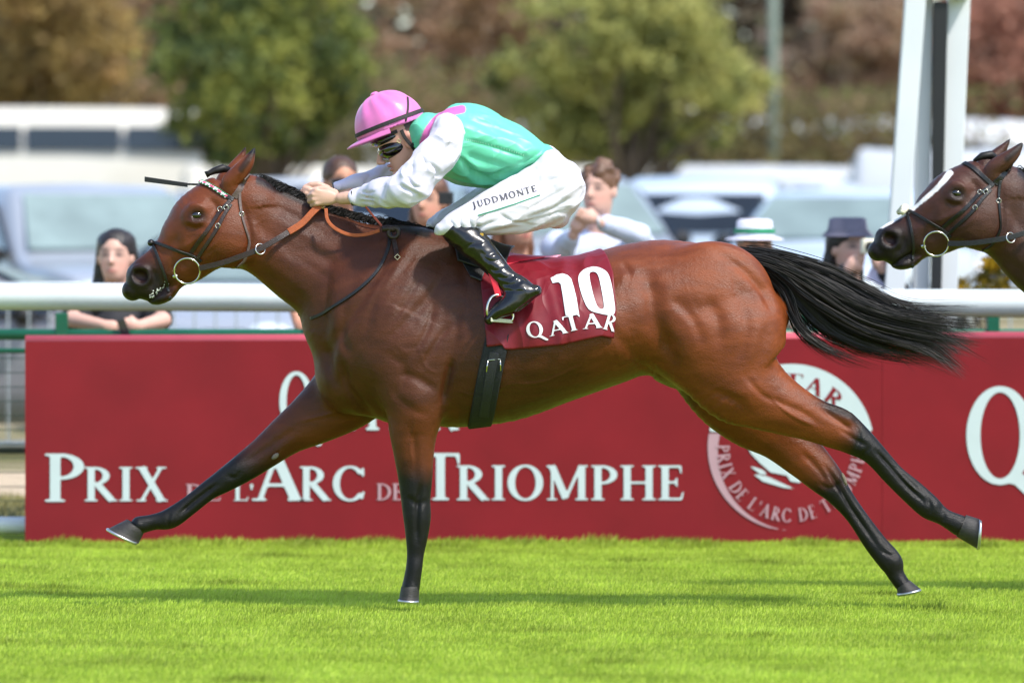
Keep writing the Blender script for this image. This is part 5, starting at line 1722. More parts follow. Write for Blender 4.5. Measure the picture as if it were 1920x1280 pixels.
bkl = MB()
for a, b in (((915, 675), (938, 673)), ((938, 673), (939, 695)), ((915, 675), (912, 697))):
    bkl.tube([W(*a, qb.y), W(*b, qb.y)], .0026, 6)
bkl.build('girth_buckle', M_steel, saddle, smooth=True)
for s_ in (-1, 1):
    yy = s_ * .345
    MB().ribbon([W(916, 497, s_ * .325), W(926, 525, s_ * .338), W(935, 556, yy)], [Vector((0, s_, 0))] * 3, .022, .004).build('stirrup_leather', M_red, saddle, bevel=.001)
    st = MB()
    arch = catmull(np.array([(922, 600), (914, 588), (915, 570), (922, 557), (932, 553), (942, 556), (950, 566), (957, 580), (962, 592), (959, 602)], float), 4)
    st.tube([W(x, y, yy + s_ * (.028 if y > 560 else .02) * (1 if x < 932 else -1) * abs(x - 932) / 30) for x, y in arch], .0055, 8)
    iron = st.build('stirrup_iron', M_steel, saddle, smooth=True)
    MB().hexa([tuple(W(920, 603, yy + s_ * .04)), tuple(W(960, 606, yy - s_ * .02)), tuple(W(924, 603, yy + s_ * .005)), tuple(W(962, 606, yy - s_ * .05)),
               tuple(W(920, 595, yy + s_ * .04)), tuple(W(960, 599, yy - s_ * .02)), tuple(W(924, 595, yy + s_ * .005)), tuple(W(962, 599, yy - s_ * .05))]).build('stirrup_tread', mat('tread_%d' % s_, lin(190, 190, 170), .5, .1), iron, bevel=.002)
# ------------------------------------------------------------------ the jockey
M_skin = mat('skin', lin(206, 152, 130), rough=0.5, var=0.06, scale=30, bump=0.06, bscale=200, attr='tone', sheen=0.05)
M_silk = mat('satin_silks', (1, 1, 1), rough=0.42, var=0.05, scale=20, attr='tone', spec=0.4, ridge=(9, .6, (.5, 1, 1), (0, .5, 0)))
M_sleeve = mat('white_satin', lin(212, 206, 224), rough=0.42, var=0.03, scale=20, sheen=0.2, ridge=(9, .35, (.6, 1, 1), (0, -.5, 0)))
M_breech = mat('white_breeches', lin(212, 208, 220), rough=0.5, var=0.03, scale=25, ridge=(12, .30, (.35, 1, 1.2), (0, .42, 0)))
M_boot = mat('black_patent', lin(14, 14, 16), rough=0.24, var=0.2, scale=20, coat=0.3, ridge=(18, .12, (1, 1, 1)))
M_cap = mat('pink_satin', lin(216, 112, 178), rough=0.38, var=0.04, scale=25, sheen=0.2, ridge=(9, .12, (1, 1, .6)))
M_elast = mat('black_elastic_band', lin(38, 33, 32), rough=0.7, var=0.15, scale=100)
M_lens = mat('dark_lens', lin(8, 9, 9), rough=0.06, var=0.05, coat=1.0)
M_cuff = mat('grey_cuff', lin(70, 70, 66), rough=0.7, var=0.1)
M_brown = mat('dark_brown_hair', lin(45, 32, 25), rough=0.5, var=0.3, scale=60, bump=0.5, bscale=150)

HCX, HCY = 748, 252
def hp(a, b, y=0.0):      # head frame: a px forward (towards the face), b px down
    return W(HCX - .942 * a + .333 * b, HCY + .333 * a + .942 * b, y)
def hq(a, b): return (HCX - .942 * a + .333 * b, HCY + .333 * a + .942 * b)

TORSO = [(806, 210, 800, 292, .12, 0), (845, 199, 815, 322, .185, 0), (900, 200, 850, 342, .20, 0), (945, 222, 900, 351, .185, 0), (985, 239, 950, 346, .17, 0), (1013, 257, 983, 330, .155, 0), (1036, 279, 1006, 306, .145, 0)]
UARM = [(812, 236, 866, 252, .078, -.185), (795, 268, 864, 284, .074, -.21), (772, 297, 838, 316, .070, -.235), (750, 322, 808, 346, .064, -.25), (738, 338, 786, 372, .058, -.25)]
FARM = [(782, 328, 786, 374, .058, -.25), (740, 333, 742, 386, .060, -.22), (704, 338, 700, 391, .055, -.16), (682, 350, 678, 386, .042, -.115), (668, 356, 668, 384, .034, -.095)]
UARMF = [(815, 225, 850, 262, .072, .18), (785, 262, 830, 290, .068, .21), (762, 288, 800, 322, .062, .22), (748, 302, 775, 338, .056, .21)]
FARMF = [(765, 298, 770, 338, .054, .21), (724, 307, 730, 352, .052, .18), (680, 323, 686, 358, .048, .12), (648, 335, 650, 358, .036, .075), (632, 342, 634, 358, .030, .055)]
THIGH = [(1015, 300, 1062, 405, .10, -.10), (985, 318, 1028, 424, .098, -.13), (930, 348, 968, 437, .088, -.18), (880, 376, 912, 439, .078, -.225), (840, 400, 862, 441, .068, -.25), (820, 418, 833, 440, .052, -.26)]
def far_leg(st, dx, dy): return [(a + dx, b + dy, c + dx, d + dy, w, -y) for a, b, c, d, w, y in st]
PELVIS = [(1040, 281, 1012, 305, .135, 0), (1055, 296, 1008, 335, .16, 0), (1072, 325, 1005, 365, .175, 0), (1077, 358, 1010, 395, .17, 0), (1068, 388, 1015, 412, .14, 0)]
SHIN = [(872, 424, 830, 444, .060, -.26), (908, 440, 858, 466, .060, -.275), (930, 464, 884, 488, .056, -.29), (948, 490, 908, 509, .048, -.305), (968, 514, 930, 530, .042, -.32), (992, 532, 948, 550, .040, -.335)]
FOOT = [(1000, 534, 1010, 556, .036, -.34), (976, 530, 986, 574, .040, -.345), (948, 553, 960, 590, .040, -.35), (928, 572, 938, 598, .042, -.35), (914, 590, 922, 607, .034, -.345)]

jock = empty('person', (0, 0, 0))
tag(jock, 'jockey in pink cap and emerald silks crouched over the bay horse', 'person')

def hand(side, ox, oy, y0):
    P_ = []
    s_ = side
    def w(x, y, d): return W(x + ox, y + oy, y0 + s_ * d)
    wr = w(640, 372, .020)
    P_.append(Chain([(*w(668, 370, .035), .026), (*w(650, 371, .026), .0235), (*wr, .021)], k=.012))
    P_.append(Ell(w(612, 370, .012), (.040, .017, .030), k=.012))
    for i, (kx, ky) in enumerate(((593, 358), (588, 365), (588, 374), (593, 382))):
        r = (.0098, .0100, .0095, .0085)[i]
        P_.append(Chain([(*w(625, 366 + i * 3, .012), .012), (*w(kx, ky, .016), r * 1.12), (*w(kx - 8, ky + 3, -.010), r), (*w(kx + 1, ky + 6, -.028), r * .92), (*w(kx + 14, ky + 6, -.022), r * .8)], k=.005))
    P_.append(Chain([(*w(628, 362, -.004), .014), (*w(610, 354, -.014), .0125), (*w(597, 354, -.012), .0105), (*w(588, 358, -.004), .009)], k=.006))
    return P_

body_prims = [
    Loft(TORSO, k=.03, grow=-.030), Loft(PELVIS, k=.03, grow=-.018), Loft(THIGH, k=.03, grow=-.022), Loft(far_leg(THIGH, -13, -7), k=.03, grow=-.022),
    Loft(SHIN, k=.03, grow=-.010), Loft(far_leg(SHIN, -13, -7), k=.03, grow=-.010), Loft(FOOT, k=.02, grow=-.010), Loft(far_leg(FOOT, -13, -7), k=.02, grow=-.010),
    Loft(UARM, k=.03, grow=-.022), Loft(FARM, k=.03, grow=-.014), Loft(UARMF, k=.03, grow=-.014), Loft(FARMF, k=.03, grow=-.014),
    Chain([(*hp(-26, 24), .056), (*W(792, 285, 0), .058), (*W(822, 270, 0), .075)], k=.03),
    Ell(hp(-1, -6), (.092, .076, .098), k=.02),
    Loft([(*hq(43, -2), *hq(-42, -2), .068, 0), (*hq(41, 14), *hq(-38, 16), .068, 0), (*hq(39, 30), *hq(-28, 34), .064, 0), (*hq(35, 46), *hq(-12, 50), .055, 0), (*hq(33, 60), *hq(-2, 62), .044, 0), (*hq(28, 71), *hq(6, 70), .030, 0)], k=.02),
    Chain([(*hp(41, 12), .008), (*hp(47, 26), .0095), (*hp(52, 37), .0115)], k=.010),
    Ell(hp(46, 40, -.009), (.011, .010, .008), k=.006), Ell(hp(46, 40, .009), (.011, .010, .008), k=.006),
    Ell(hp(36, 50), (.011, .024, .006), k=.006), Ell(hp(35, 57.5), (.011, .022, .0065), k=.006),
    Ell(hp(40, 54), (.014, .020, .0035), op='s', k=.004),
    Ell(hp(27, 70), (.018, .022, .014), k=.012),
]
for s_ in (-1, 1):
    rot = Euler((0, math.radians(-8), 0)).to_matrix()
    body_prims.append(Ell(hp(-14, 17, s_ * .074), (.018, .011, .030), rot=rot, k=.006))
    body_prims.append(Ell(hp(-12, 15, s_ * .087), (.010, .009, .018), rot=rot, op='s', k=.004))
body_prims += hand(-1, 0, 0, -.055) + hand(1, -14, -8, .035)
JV, JQ = implicit(body_prims, .0042, 1)
JP = to_px(JV)
jb = np_mesh('body', JV, JQ, M_skin, jock)
tone = np.tile(np.array(lin(200, 150, 134)), (len(JV), 1))
hd = (1 - sstep(6, 30, np.hypot(JP[:, 0] - 612, JP[:, 1] - 366) - 30))
tone = tone * (1 - hd[:, None]) + np.array(lin(204, 162, 142))[None] * hd[:, None]
lip = np.hypot((JP[:, 0] - hq(38, 54)[0]) / 9, (JP[:, 1] - hq(38, 54)[1]) / 6)
tone *= (1 - .30 * np.exp(-lip ** 2) * np.array([[.2, 1, 1]]) .T.mean()) if False else 1
lp_ = np.exp(-lip ** 2)[:, None]
tone = tone * (1 - .55 * lp_) + np.array(lin(150, 66, 62))[None] * .55 * lp_
erx = np.exp(-(np.hypot(JP[:, 0] - hq(-14, 17)[0], JP[:, 1] - hq(-14, 17)[1]) / 14) ** 2)[:, None]
tone = tone * (1 - .5 * erx) + np.array(lin(206, 120, 95))[None] * .5 * erx
sb = ((JP[:, 0] - HCX) * .333 + (JP[:, 1] - HCY) * .942)
sa = (-(JP[:, 0] - HCX) * .942 + (JP[:, 1] - HCY) * .333)
hair = (sb < 12) & (sa < -14) & (JP[:, 0] < 800) & (np.hypot(sa + 14, sb - 17) > 17)
tone[hair] = lin(60, 42, 32)
set_col(jb, tone)
BVJ = bvh_of(JV, JQ)

def cloth_piece(name, prims, m, lines=(), blobs=(), amp=.003, sc=22, vox=.005, axis=None, seed=1, sm=2, parent=None):
    V, Q = implicit(prims, vox, sm)
    V = carve(V, Q, lines, blobs)
    N = normals_of(V, Q)
    A = V.copy()
    if axis is not None:
        ax = np.array(axis) / np.linalg.norm(axis)
        A = A - .75 * (A @ ax)[:, None] * ax
    nz_ = fbm(A, sc, seed, 3)
    V = V + N * (amp * (1.2 * (1 - np.minimum(1, np.abs(nz_) * 1.3)) ** 2.2 - .4) * 2)[:, None]
    return np_mesh(name, V, Q, m, parent or jock), V, Q

# torso silks
so, SV, SQ = cloth_piece('silk_vest', [Loft(TORSO, k=.03, pp=2.3), Chain([(*W(800, 262, 0), .062), (*W(815, 262, 0), .075)], k=.03), Ell(W(836, 250, -.15), (.055, .06, .06), k=.04), Ell(W(836, 245, .15), (.055, .06, .06), k=.04)] , M_silk,
    lines=[([(868, 262), (905, 270), (950, 284), (1000, 300)], 4.2, 0.0068, 0), ([(862, 295), (890, 330), (930, 348)], 6.0, 0.0136, -1), ([(870, 320), (915, 335), (970, 325), (1005, 305)], 7.6, 0.0136, -1),
           ([(1036, 284), (1010, 300), (985, 325)], 4.2, 0.0119, -1), ([(1025, 275), (1000, 295), (970, 310)], 5.1, 0.0102, -1), ([(880, 215), (930, 235), (985, 262)], 8.5, 0.0085, 0),
           ([(850, 210), (900, 230), (940, 262)], 7.6, 0.0068, 0), ([(920, 345), (935, 330), (965, 315)], 5.1, 0.0102, -1), ([(870, 290), (900, 300), (960, 318)], 8.5, 0.0085, -1), ([(806, 215), (812, 235), (806, 260)], 4.2, 0.0085, 0)],
    amp=.0035, sc=16, axis=(1, 0, -.5), seed=2)
SP = to_px(SV)
green, pinkc = np.array(lin(100, 198, 164)), np.array(lin(214, 104, 170))
C = np.tile(green, (len(SV), 1))
st_d, _ = polydist(SP, catmull(np.array([(794, 268), (803, 246), (820, 224), (842, 211), (866, 205)], float), 4))
k = 1 - sstep(7.0, 8.5, st_d)
C = C * (1 - k[:, None]) + pinkc[None] * k[:, None]
set_col(so, C)
# stitched seam along the side of the silks
Pq, Nq = [], []
bvS = bvh_of(SV, SQ)
Pq, Nq = path(bvS, [(874, 262), (905, 268), (950, 280), (985, 292)], .001, 8)
se = MB()
for i in range(0, len(Pq) - 1):
    d = (Pq[i + 1] - Pq[i]).normalized(); sd = d.cross(Nq[i]).normalized()
    se.tube([Pq[i] - sd * .003, Pq[i] + sd * .003 + d * .002], .0008, 4)
se.build('seam_stitching', mat('pale_thread', lin(190, 230, 215), .7), so)

sl_lines = [([(760, 330), (775, 350), (790, 352)], 4.2, 0.0120, -1), ([(745, 345), (770, 358), (785, 366)], 4.2, 0.0105, -1), ([(800, 300), (820, 322), (812, 340)], 5.1, 0.0105, -1), ([(790, 290), (800, 320), (790, 345)], 5.1, 0.0090, -1),
            ([(850, 245), (845, 270), (825, 300)], 5.1, 0.0075, -1), ([(775, 300), (770, 325), (755, 340)], 5.1, 0.0090, -1), ([(720, 340), (715, 362), (705, 385)], 6.0, 0.0060, -1), ([(676, 358), (690, 362), (705, 360)], 2.5, 0.0060, -1), ([(674, 368), (690, 372), (704, 372)], 2.5, 0.0060, -1), ([(674, 378), (688, 380), (700, 382)], 2.5, 0.0060, -1)]
cloth_piece('sleeve', [Loft(UARM, k=.035), Loft(FARM, k=.035), Ell(W(842, 252, -.155), (.058, .062, .06), k=.03)], M_sleeve, lines=sl_lines, amp=.004, sc=26, axis=(1, 0, -.6), seed=3)
cloth_piece('sleeve', [Loft(UARMF, k=.035), Loft(FARMF, k=.035), Ell(W(842, 247, .155), (.058, .062, .06), k=.03)], M_sleeve, lines=[([(740, 310), (725, 322), (712, 345)], 5, .006, -1), ([(700, 318), (690, 335), (682, 350)], 5, .005, -1)], amp=.004, sc=26, axis=(1, 0, -.4), seed=4)
for (a, b, c, d, yy, rr) in ((664, 357, 665, 385, -.092, .030), (629, 343, 631, 359, .053, .026)):
    A_, B_ = W(a, b, yy), W(c, d, yy)
    ctr = (A_ + B_) / 2; up = (A_ - B_).normalized(); h = (A_ - B_).length / 2 + .002
    mb = MB(); n = 20
    for k_, dx in enumerate((-.012, -.010, .008, .010)):
        for j in range(n):
            an = 2 * math.pi * j / n
            g = 1.0 if 0 < k_ < 3 else .93
            mb.v.append(tuple(ctr + Vector((dx, 0, 0)) + up * h * g * math.cos(an) + Vector((0, 1, 0)) * rr * g * math.sin(an)))
    for k_ in range(3):
        for j in range(n):
            mb.f.append([k_ * n + j, k_ * n + (j + 1) % n, (k_ + 1) * n + (j + 1) % n, (k_ + 1) * n + j])
    mb.build('cuff', M_cuff, jock, smooth=True)

# breeches
br_lines = [([(1060, 330), (1020, 345), (985, 372)], 4.2, 0.0060, -1), ([(1070, 350), (1030, 372), (985, 395)], 4.2, 0.0075, -1), ([(1072, 370), (1035, 392), (985, 410)], 4.2, 0.0075, -1), ([(1060, 392), (1020, 408), (960, 425)], 4.2, 0.0075, -1),
            ([(1010, 420), (960, 430), (905, 434)], 4.2, 0.0060, -1), ([(985, 330), (960, 352), (930, 365)], 5.1, 0.0075, -1), ([(890, 385), (880, 405), (885, 430)], 4.2, 0.0090, -1), ([(870, 395), (862, 412), (868, 435)], 3.4, 0.0075, -1), ([(912, 400), (895, 415), (898, 436)], 3.4, 0.0075, -1),
            ([(840, 410), (850, 422), (846, 436)], 3.4, 0.0075, -1), ([(1000, 312), (1010, 340), (1005, 360)], 6.0, 0.0090, -1), ([(935, 400), (960, 415), (1000, 425)], 3.4, 0.0060, -1), ([(930, 415), (905, 425), (880, 437)], 3.4, 0.0075, -1)]
bo, BVv, BQ = cloth_piece('breeches', [Loft(PELVIS, k=.03), Loft(THIGH, k=.05), Loft(far_leg(THIGH, -13, -7), k=.05)], M_breech, lines=br_lines, amp=.0032, sc=30, axis=(1, 0, .45), seed=5)
BVB = bvh_of(BVv, BQ)
let = []
x = 887.0
for c in 'JUDDMONTE':
    w = glyph(c)[1]
    let.append((c, w))
tot = sum(w for _, w in let) + .10 * 8
ux, uy = (1007 - 887) / tot, (358 - 391) / tot
px_, py_ = 887.0, 392.0
items = []
for c, w in let:
    items.append((c, px_, py_, px_ + ux * w, py_ + uy * w, 12.5, -.02))
    px_ += ux * (w + .10); py_ += uy * (w + .10)
M_ink = mat('grey_print', lin(72, 72, 78), .7, .1)
TK, TN, SH = .21, .13, .09
_gc.clear()
drape_text(bo, M_ink, BVB, items, cell=.05, off=.0015)
TK, TN, SH = .17, .065, .05
_gc.clear()
Pq, Nq = path(BVB, [(896, 404), (930, 394), (970, 381), (1012, 366)], .0010, 6)
MB().ribbon(Pq, Nq, .0045, .0012).build('green_line', mat('green_print', lin(40, 130, 100), .7, .1), bo)

# boots
bt_lines = [([(905, 480), (920, 490), (940, 486)], 3, .004, -1), ([(915, 500), (930, 508), (955, 500)], 3, .004, -1), ([(925, 515), (945, 522), (968, 515)], 3, .0045, -1), ([(936, 530), (955, 534), (980, 526)], 3, .004, -1), ([(946, 545), (960, 545), (985, 545)], 3, .003, -1),
            ([(868, 470), (885, 458), (915, 452)], 2.5, .003, -1), ([(963, 585), (985, 572), (1008, 556)], 2.5, .004, -1), ([(900, 470), (912, 478), (934, 470)], 4, .003, -1)]
bt_, TV, TQ = cloth_piece('boot', [Loft(SHIN, k=.02), Loft(FOOT, k=.025)], M_boot, lines=bt_lines, amp=.0016, sc=26, seed=6, vox=.0045)
cloth_piece('boot', [Loft(far_leg(SHIN, -13, -7), k=.02), Loft(far_leg(FOOT, -13, -7), k=.025)], M_boot, amp=.0016, sc=26, seed=7, vox=.006)
tb_ = bvh_of(TV, TQ)
q = shoot(tb_, 903, 440, .001)
if q: MB().box(-.006, .006, -.002, .002, -.005, .005).build('boot_tag', mat('gold_tag', lin(190, 150, 50), .4, .1), bt_, local=True).location = q[0]

# helmet with silk cover, peak, bands, goggles
hc = W(733, 240, 0)
du = Vector((.942, 0, .333)); nu_ = Vector((-.333, 0, .942))
HR = Matrix((du, Vector((0, 1, 0)), nu_)).transposed()
HV, HQ = implicit([Ell(hc, (.129, .108, .136), rot=HR, k=.01), Half(hc - nu_ * .004, nu_)], .005, 2)
N = normals_of(HV, HQ)
HP = to_px(HV)
loc = (HV - np.array(hc)) @ np.array(HR)
ang = np.arctan2(loc[:, 1], loc[:, 0])
rad = np.hypot(loc[:, 0], loc[:, 1])
HV = HV + N * (.0022 * np.sin(ang * 9 + 2 * np.sin(rad * 40)) * np.exp(-((rad - .07) / .05) ** 2) + .0015 * fbm(HV, 24, 4))[:, None]
hel = np_mesh('helmet', HV, HQ, M_cap, jock)
BVH_ = bvh_of(HV, HQ)
MB().ball(hc + nu_ * .134 - du * .016, (.016, .016, .009), 12, 8, HR).build('button', M_cap, hel, smooth=True)
# peak
pk = MB(); n = 25
for r, (ext, dz) in enumerate(((-.010, .004), (.030, -.006), (.046, -.012), (.046, -.016), (.030, -.011), (-.010, -.003))):
    for j in range(n):
        a = math.radians(-88 + 176 * j / (n - 1))
        e = ext * max(0, math.cos(a)) ** .7 if ext > 0 else ext
        pk.v.append(tuple(hc + du * (-(.129 + e) * math.cos(a)) + Vector((0, (.108 + .25 * max(e, 0)) * math.sin(a), 0)) + nu_ * (dz - .006)))
for r in range(5):
    for j in range(n - 1):
        pk.f.append([r * n + j, r * n + j + 1, (r + 1) * n + j + 1, (r + 1) * n + j])
pk.build('peak', M_cap, hel, smooth=True)
bp_, bn = [], []
for j in range(40):
    a = 2 * math.pi * j / 40
    rr = Vector((math.cos(a), math.sin(a), 0))
    p = hc + HR @ Vector((.1305 * math.cos(a), .1095 * math.sin(a), .018 + .004 * math.cos(a)))
    bp_.append(p); bn.append((HR @ Vector((math.cos(a), math.sin(a), .15))).normalized())
MB().ribbon(bp_, bn, .015, .002, closed=True).build('goggle_band', M_elast, hel, bevel=.0006)
p1, n1 = path(BVH_, [(755, 243), (759, 232), (763, 215), (765, 198), (764, 183)], .001, 4)
MB().ribbon(p1 + list(reversed(mir(p1))), n1 + list(reversed(mir(n1))), .0085, .002).build('goggle_band', M_elast, hel, bevel=.0006)
FR = Matrix((Vector((-.942, 0, -.333)), Vector((0, 1, 0)), Vector((-.333, 0, .942)))).transposed()
GV, GQ = implicit([Ell(hp(15, 21), (.066, .0785, .041), rot=FR, k=.01)], .004, 2)
gg = np_mesh('goggles', GV, GQ, M_lens, jock)
MB().ring(hp(4, 12, -.075), Vector((-.942, 0, -.333)), Vector((-.333, 0, .942)), .008, .002, 4, 6).build('goggle_clip', mat('brass_clip', lin(190, 185, 140), .35, .1), gg)
GV, GQ = implicit([Ell(hp(20, 1), (.070, .083, .022), rot=FR, k=.01)], .004, 2)
np_mesh('spare_goggles', GV, GQ, M_lens, jock)
for pts, wd in (([(752, 244), (760, 259), (770, 271), (780, 284), (786, 294)], 7), ([(791, 236), (783, 252), (776, 266), (772, 272)], 6), ([(745, 246), (736, 250), (728, 255)], 7)):
    P_, N_ = path(BVJ, pts, .003, 4)
    if len(P_) > 2:
        MB().ribbon(P_, N_, wd / 520, .004).build('chin_strap', M_elast, jock, bevel=.001)
        MB().ribbon(mir(P_), mir(N_), wd / 520, .004).build('chin_strap', M_elast, jock, bevel=.001)

# whip carried forward in the far hand
wh = empty('riding_whip', (0, 0, 0))
tag(wh, 'black padded riding whip pointing forward past the horse\'s forehead', 'whip')
MB().tube([W(596, 366, .07), W(480, 353, .115), W(372, 346, .125), W(352, 345.5, .125)], [.006, .0055, .004, .0035], 8).build('shaft', M_black, wh, smooth=True)
MB().hexa([tuple(W(271, 341, .122)), tuple(W(352, 351, .122)), tuple(W(271, 341, .132)), tuple(W(352, 351, .132)),
           tuple(W(271, 331, .122)), tuple(W(352, 343, .122)), tuple(W(271, 331, .132)), tuple(W(352, 343, .132))]).build('flap', M_black, wh, bevel=.002)
# ------------------------------------------------------------------ the following horse, entering at the right
horse2, body2 = build_horse(True)
BV2 = HORSE[True][2]
tag(horse2, 'dark bay racehorse with a white blaze entering at the right edge', 'horse', 'racehorses galloping')
for (a, b, c, d, yy) in (((752, 1099), (788, 1097), (748, 1124), (787, 1126), -.15), ((797, 1099), (833, 1097), (793, 1124), (832, 1126), .15)):
    hoof('hoof', a, b, c, d, yy, .038, .050, horse2)
hoof('hoof', (1793, 1005), (1812, 963), (1832, 1028), (1836, 970), -.12, .036, .050, horse2)
hoof('hoof', (1681, 1101), (1706, 1086), (1683, 1113), (1728, 1103), .10, .036, .048, horse2)
strands('tail', tg[::3], 30, .010, .003, M_hair, horse2, 13)
strands('mane', crest(110, 12), 7, .006, .003, M_hair, horse2, 15, deform=bend)
r_ = np.random.default_rng(5)
wis = []
for i in range(10):
    x = r_.uniform(490, 640); y = np.interp(x, [478, 540, 600, 660], [333, 360, 388, 405])
    wis.append([bendv(W(x, y, 0)), bendv(W(x + 20, y - 22 - 12 * r_.random(), .02)), bendv(W(x + 52, y - 26 - 18 * r_.random(), .03))])
strands('mane_wisps', wis, 4, .006, .0016, M_hair, horse2, 16)
f2 = MB().tube([bendv(W(440, 322, 0)), bendv(W(425, 316, -.01)), bendv(W(408, 322, -.015)), bendv(W(394, 334, -.02))], [.012, .017, .014, .006], 10)
f2.build('forelock', M_hair, horse2, smooth=True)
br2 = bridle(BV2, False, dv=bendv)
tag(br2, 'black leather bridle with sheepskin noseband pad on the blazed horse', 'bridle', 'race bridles')
for o in horse2.children:
    if o.name.split('.')[0] in ('hoof', 'tail'):
        o.location.x += .15
ref = bendv(W(234, 521, 0)); tgt = W(1637, 446, .8)
for o in (horse2, br2):
    o.location = (tgt.x - ref.x, .8, tgt.z - ref.z)
# keep its feet on the turf: the drop is taken up by the ground clearance of the gallop
# ------------------------------------------------------------------ spectators behind the rail
M_pskin = mat('spectator_skin', (1, 1, 1), rough=0.55, var=0.05, attr='tone')
def pmat(n, c, r=.8): return mat(n, c, rough=r, var=.12, scale=14, bump=.15, bscale=40)
HAIRM = {}
def hairm(n, c):
    if n not in HAIRM: HAIRM[n] = mat(n, c, rough=.45, var=.35, scale=40, bump=.6, bscale=90, stretch=(1, 1, .25))
    return HAIRM[n]
def person(label, px, py, s_, yaw, skin, hair, shirt, arms, hip=(0, .02), lean=0.0, wide=.19, long_hair=0.0, curly=0.0, sleeves='short', trousers=None, pitch=0.0, group='spectators at the fence'):
    """arms: two lists of (px,py,dy) for elbow, wrist, finger tips; lean: how far (m) the hips stay behind the shoulders"""
    y = F / s_ - D0
    H = W(px, py, y)
    g = gz(y)
    root = empty('person', (H.x, y + lean * .6, g))
    tag(root, label, 'person', group)
    R = Euler((pitch, 0, yaw)).to_matrix()
    def L(x, yy, z): return H + R @ Vector((x, yy, z))     # head frame: face towards -y
    nb = H + Vector((0, .03, -.15))
    sh = H + Vector((0, .06 + lean * .15, -.235))
    hipp = Vector((sh.x + hip[0], sh.y + lean, max(g + .86, sh.z - .52)))
    sl, sr = sh + Vector((-wide, 0, -.035)), sh + Vector((wide, 0, -.035))
    prim = [Ell(L(0, .012, .035), (.076, .094, .088), rot=R, k=.02),
            Ell(L(0, -.012, -.03), (.064, .080, .088), rot=R, k=.03),
            Ell(L(0, -.040, -.082), (.036, .038, .030), rot=R, k=.03),
            Chain([(*L(0, -.090, .012), .010), (*L(0, -.106, -.022), .013)], k=.012),
            Ell(L(0, -.080, -.062), (.026, .014, .010), rot=R, k=.01),
            Chain([(*L(0, .02, -.06), .052), (*nb, .052), (*(sh + Vector((0, 0, -.03))), .07)], k=.03)]
    for q in (-1, 1):
        prim.append(Ell(L(q * .077, .015, -.005), (.012, .022, .032), rot=R, k=.008))
        prim.append(Ell(L(q * .032, -.094, .014), (.017, .012, .010), rot=R, op='s', k=.015))
    tor = [Ell(sh + Vector((0, .0, -.07)), (wide, .10, .10), k=.05),
           Chain([(*(sh + Vector((0, .01, -.12))), .125), (*((sh + hipp) / 2), .118), (*hipp, .13)], k=.06), Chain([(*sl, .055), (*sr, .055)], k=.04)]
    legs = [Chain([(*(hipp + Vector((q * .08, 0, -.02))), .095), (*(Vector((hipp.x + q * .1, hipp.y - .03, g + .48))), .068), (*(Vector((hipp.x + q * .1, hipp.y + .03, g + .07))), .045), (*(Vector((hipp.x + q * .1, hipp.y - .12, g + .045))), .04)], k=.03) for q in (-1, 1)]
    armp, slv = [], []
    for s0, a in ((sl, arms[0]), (sr, arms[1])):
        E, Wr, T = [W(p[0], p[1], y + p[2]) for p in a]
        armp.append(Chain([(*s0, .046), (*E, .038), (*Wr, .026)], k=.02))
        d = (T - Wr)
        armp.append(Ell((Wr + T) / 2, (.036, .026, .034), k=.02))
        sd = d.cross(Vector((0, 1, 0))); sd = sd.normalized() * .013 if sd.length > 1e-4 else Vector((0, 0, .013))
        for f in (-1.5, -.5, .5, 1.5):
            armp.append(Chain([(*(Wr + d * .45 + sd * f), .0105), (*(Wr + d * .85 + sd * f * 1.05), .0095), (*(T + sd * f * .9 + Vector((0, -.012, 0))), .0085)], k=.005))
        armp.append(Chain([(*(Wr + d * .25 - sd * 1.5), .012), (*(Wr + d * .6 - sd * 3.0), .010)], k=.008))
        if sleeves == 'long': slv.append(Chain([(*s0, .066), (*E, .056), (*(E.lerp(Wr, .86)), .042)], k=.03))
        else: slv.append(Chain([(*s0, .066), (*(s0.lerp(E, .62)), .062)], k=.03))
    V, Q = implicit(prim + tor + legs + armp, .0095, 1)
    bo_ = np_mesh('body', V, Q, M_pskin, root)
    loc = (V - np.array(H)) @ np.array(R)
    C = np.tile(np.array(skin), (len(V), 1))
    fr = loc[:, 1] < 0
    def spot(x, z, rx, rz, col, k):
        nonlocal C
        w = (k * np.exp(-((loc[:, 0] - x) / rx) ** 2 - ((loc[:, 2] - z) / rz) ** 2) * fr)[:, None]
        C = C * (1 - w) + np.array(col)[None] * w
    for q in (-1, 1):
        spot(q * .032, .010, .019, .011, (.03, .02, .018), 1.0)
        spot(q * .034, .034, .024, .009, (.05, .03, .022), .85)
        spot(q * .042, -.035, .022, .02, lin(225, 140, 125), .35)
    spot(0, -.063, .023, .008, lin(176, 78, 78), .8)
    spot(0, -.036, .014, .006, lin(120, 70, 60), .5)
    set_col(bo_, np.clip(C, 0, 1))
    grow = lambda p: (setattr(p, 'P', p.P + np.array([0, 0, 0, .016])) or p) if isinstance(p, Chain) else (setattr(p, 'r', p.r + .014) or p)
    import copy
    V, Q = implicit([grow(copy.deepcopy(p)) for p in tor] + slv, .011, 2)
    N = normals_of(V, Q)
    V = V + N * (.007 * (1 - 2 * np.abs(fbm(V * np.array([1, 1, .5]), 26, px % 7, 2))))[:, None]
    np_mesh('shirt', V, Q, shirt, root)
    V, Q = implicit([grow(copy.deepcopy(p)) for p in legs], .014, 1)
    np_mesh('trousers', V, Q, trousers or M_trouser, root)
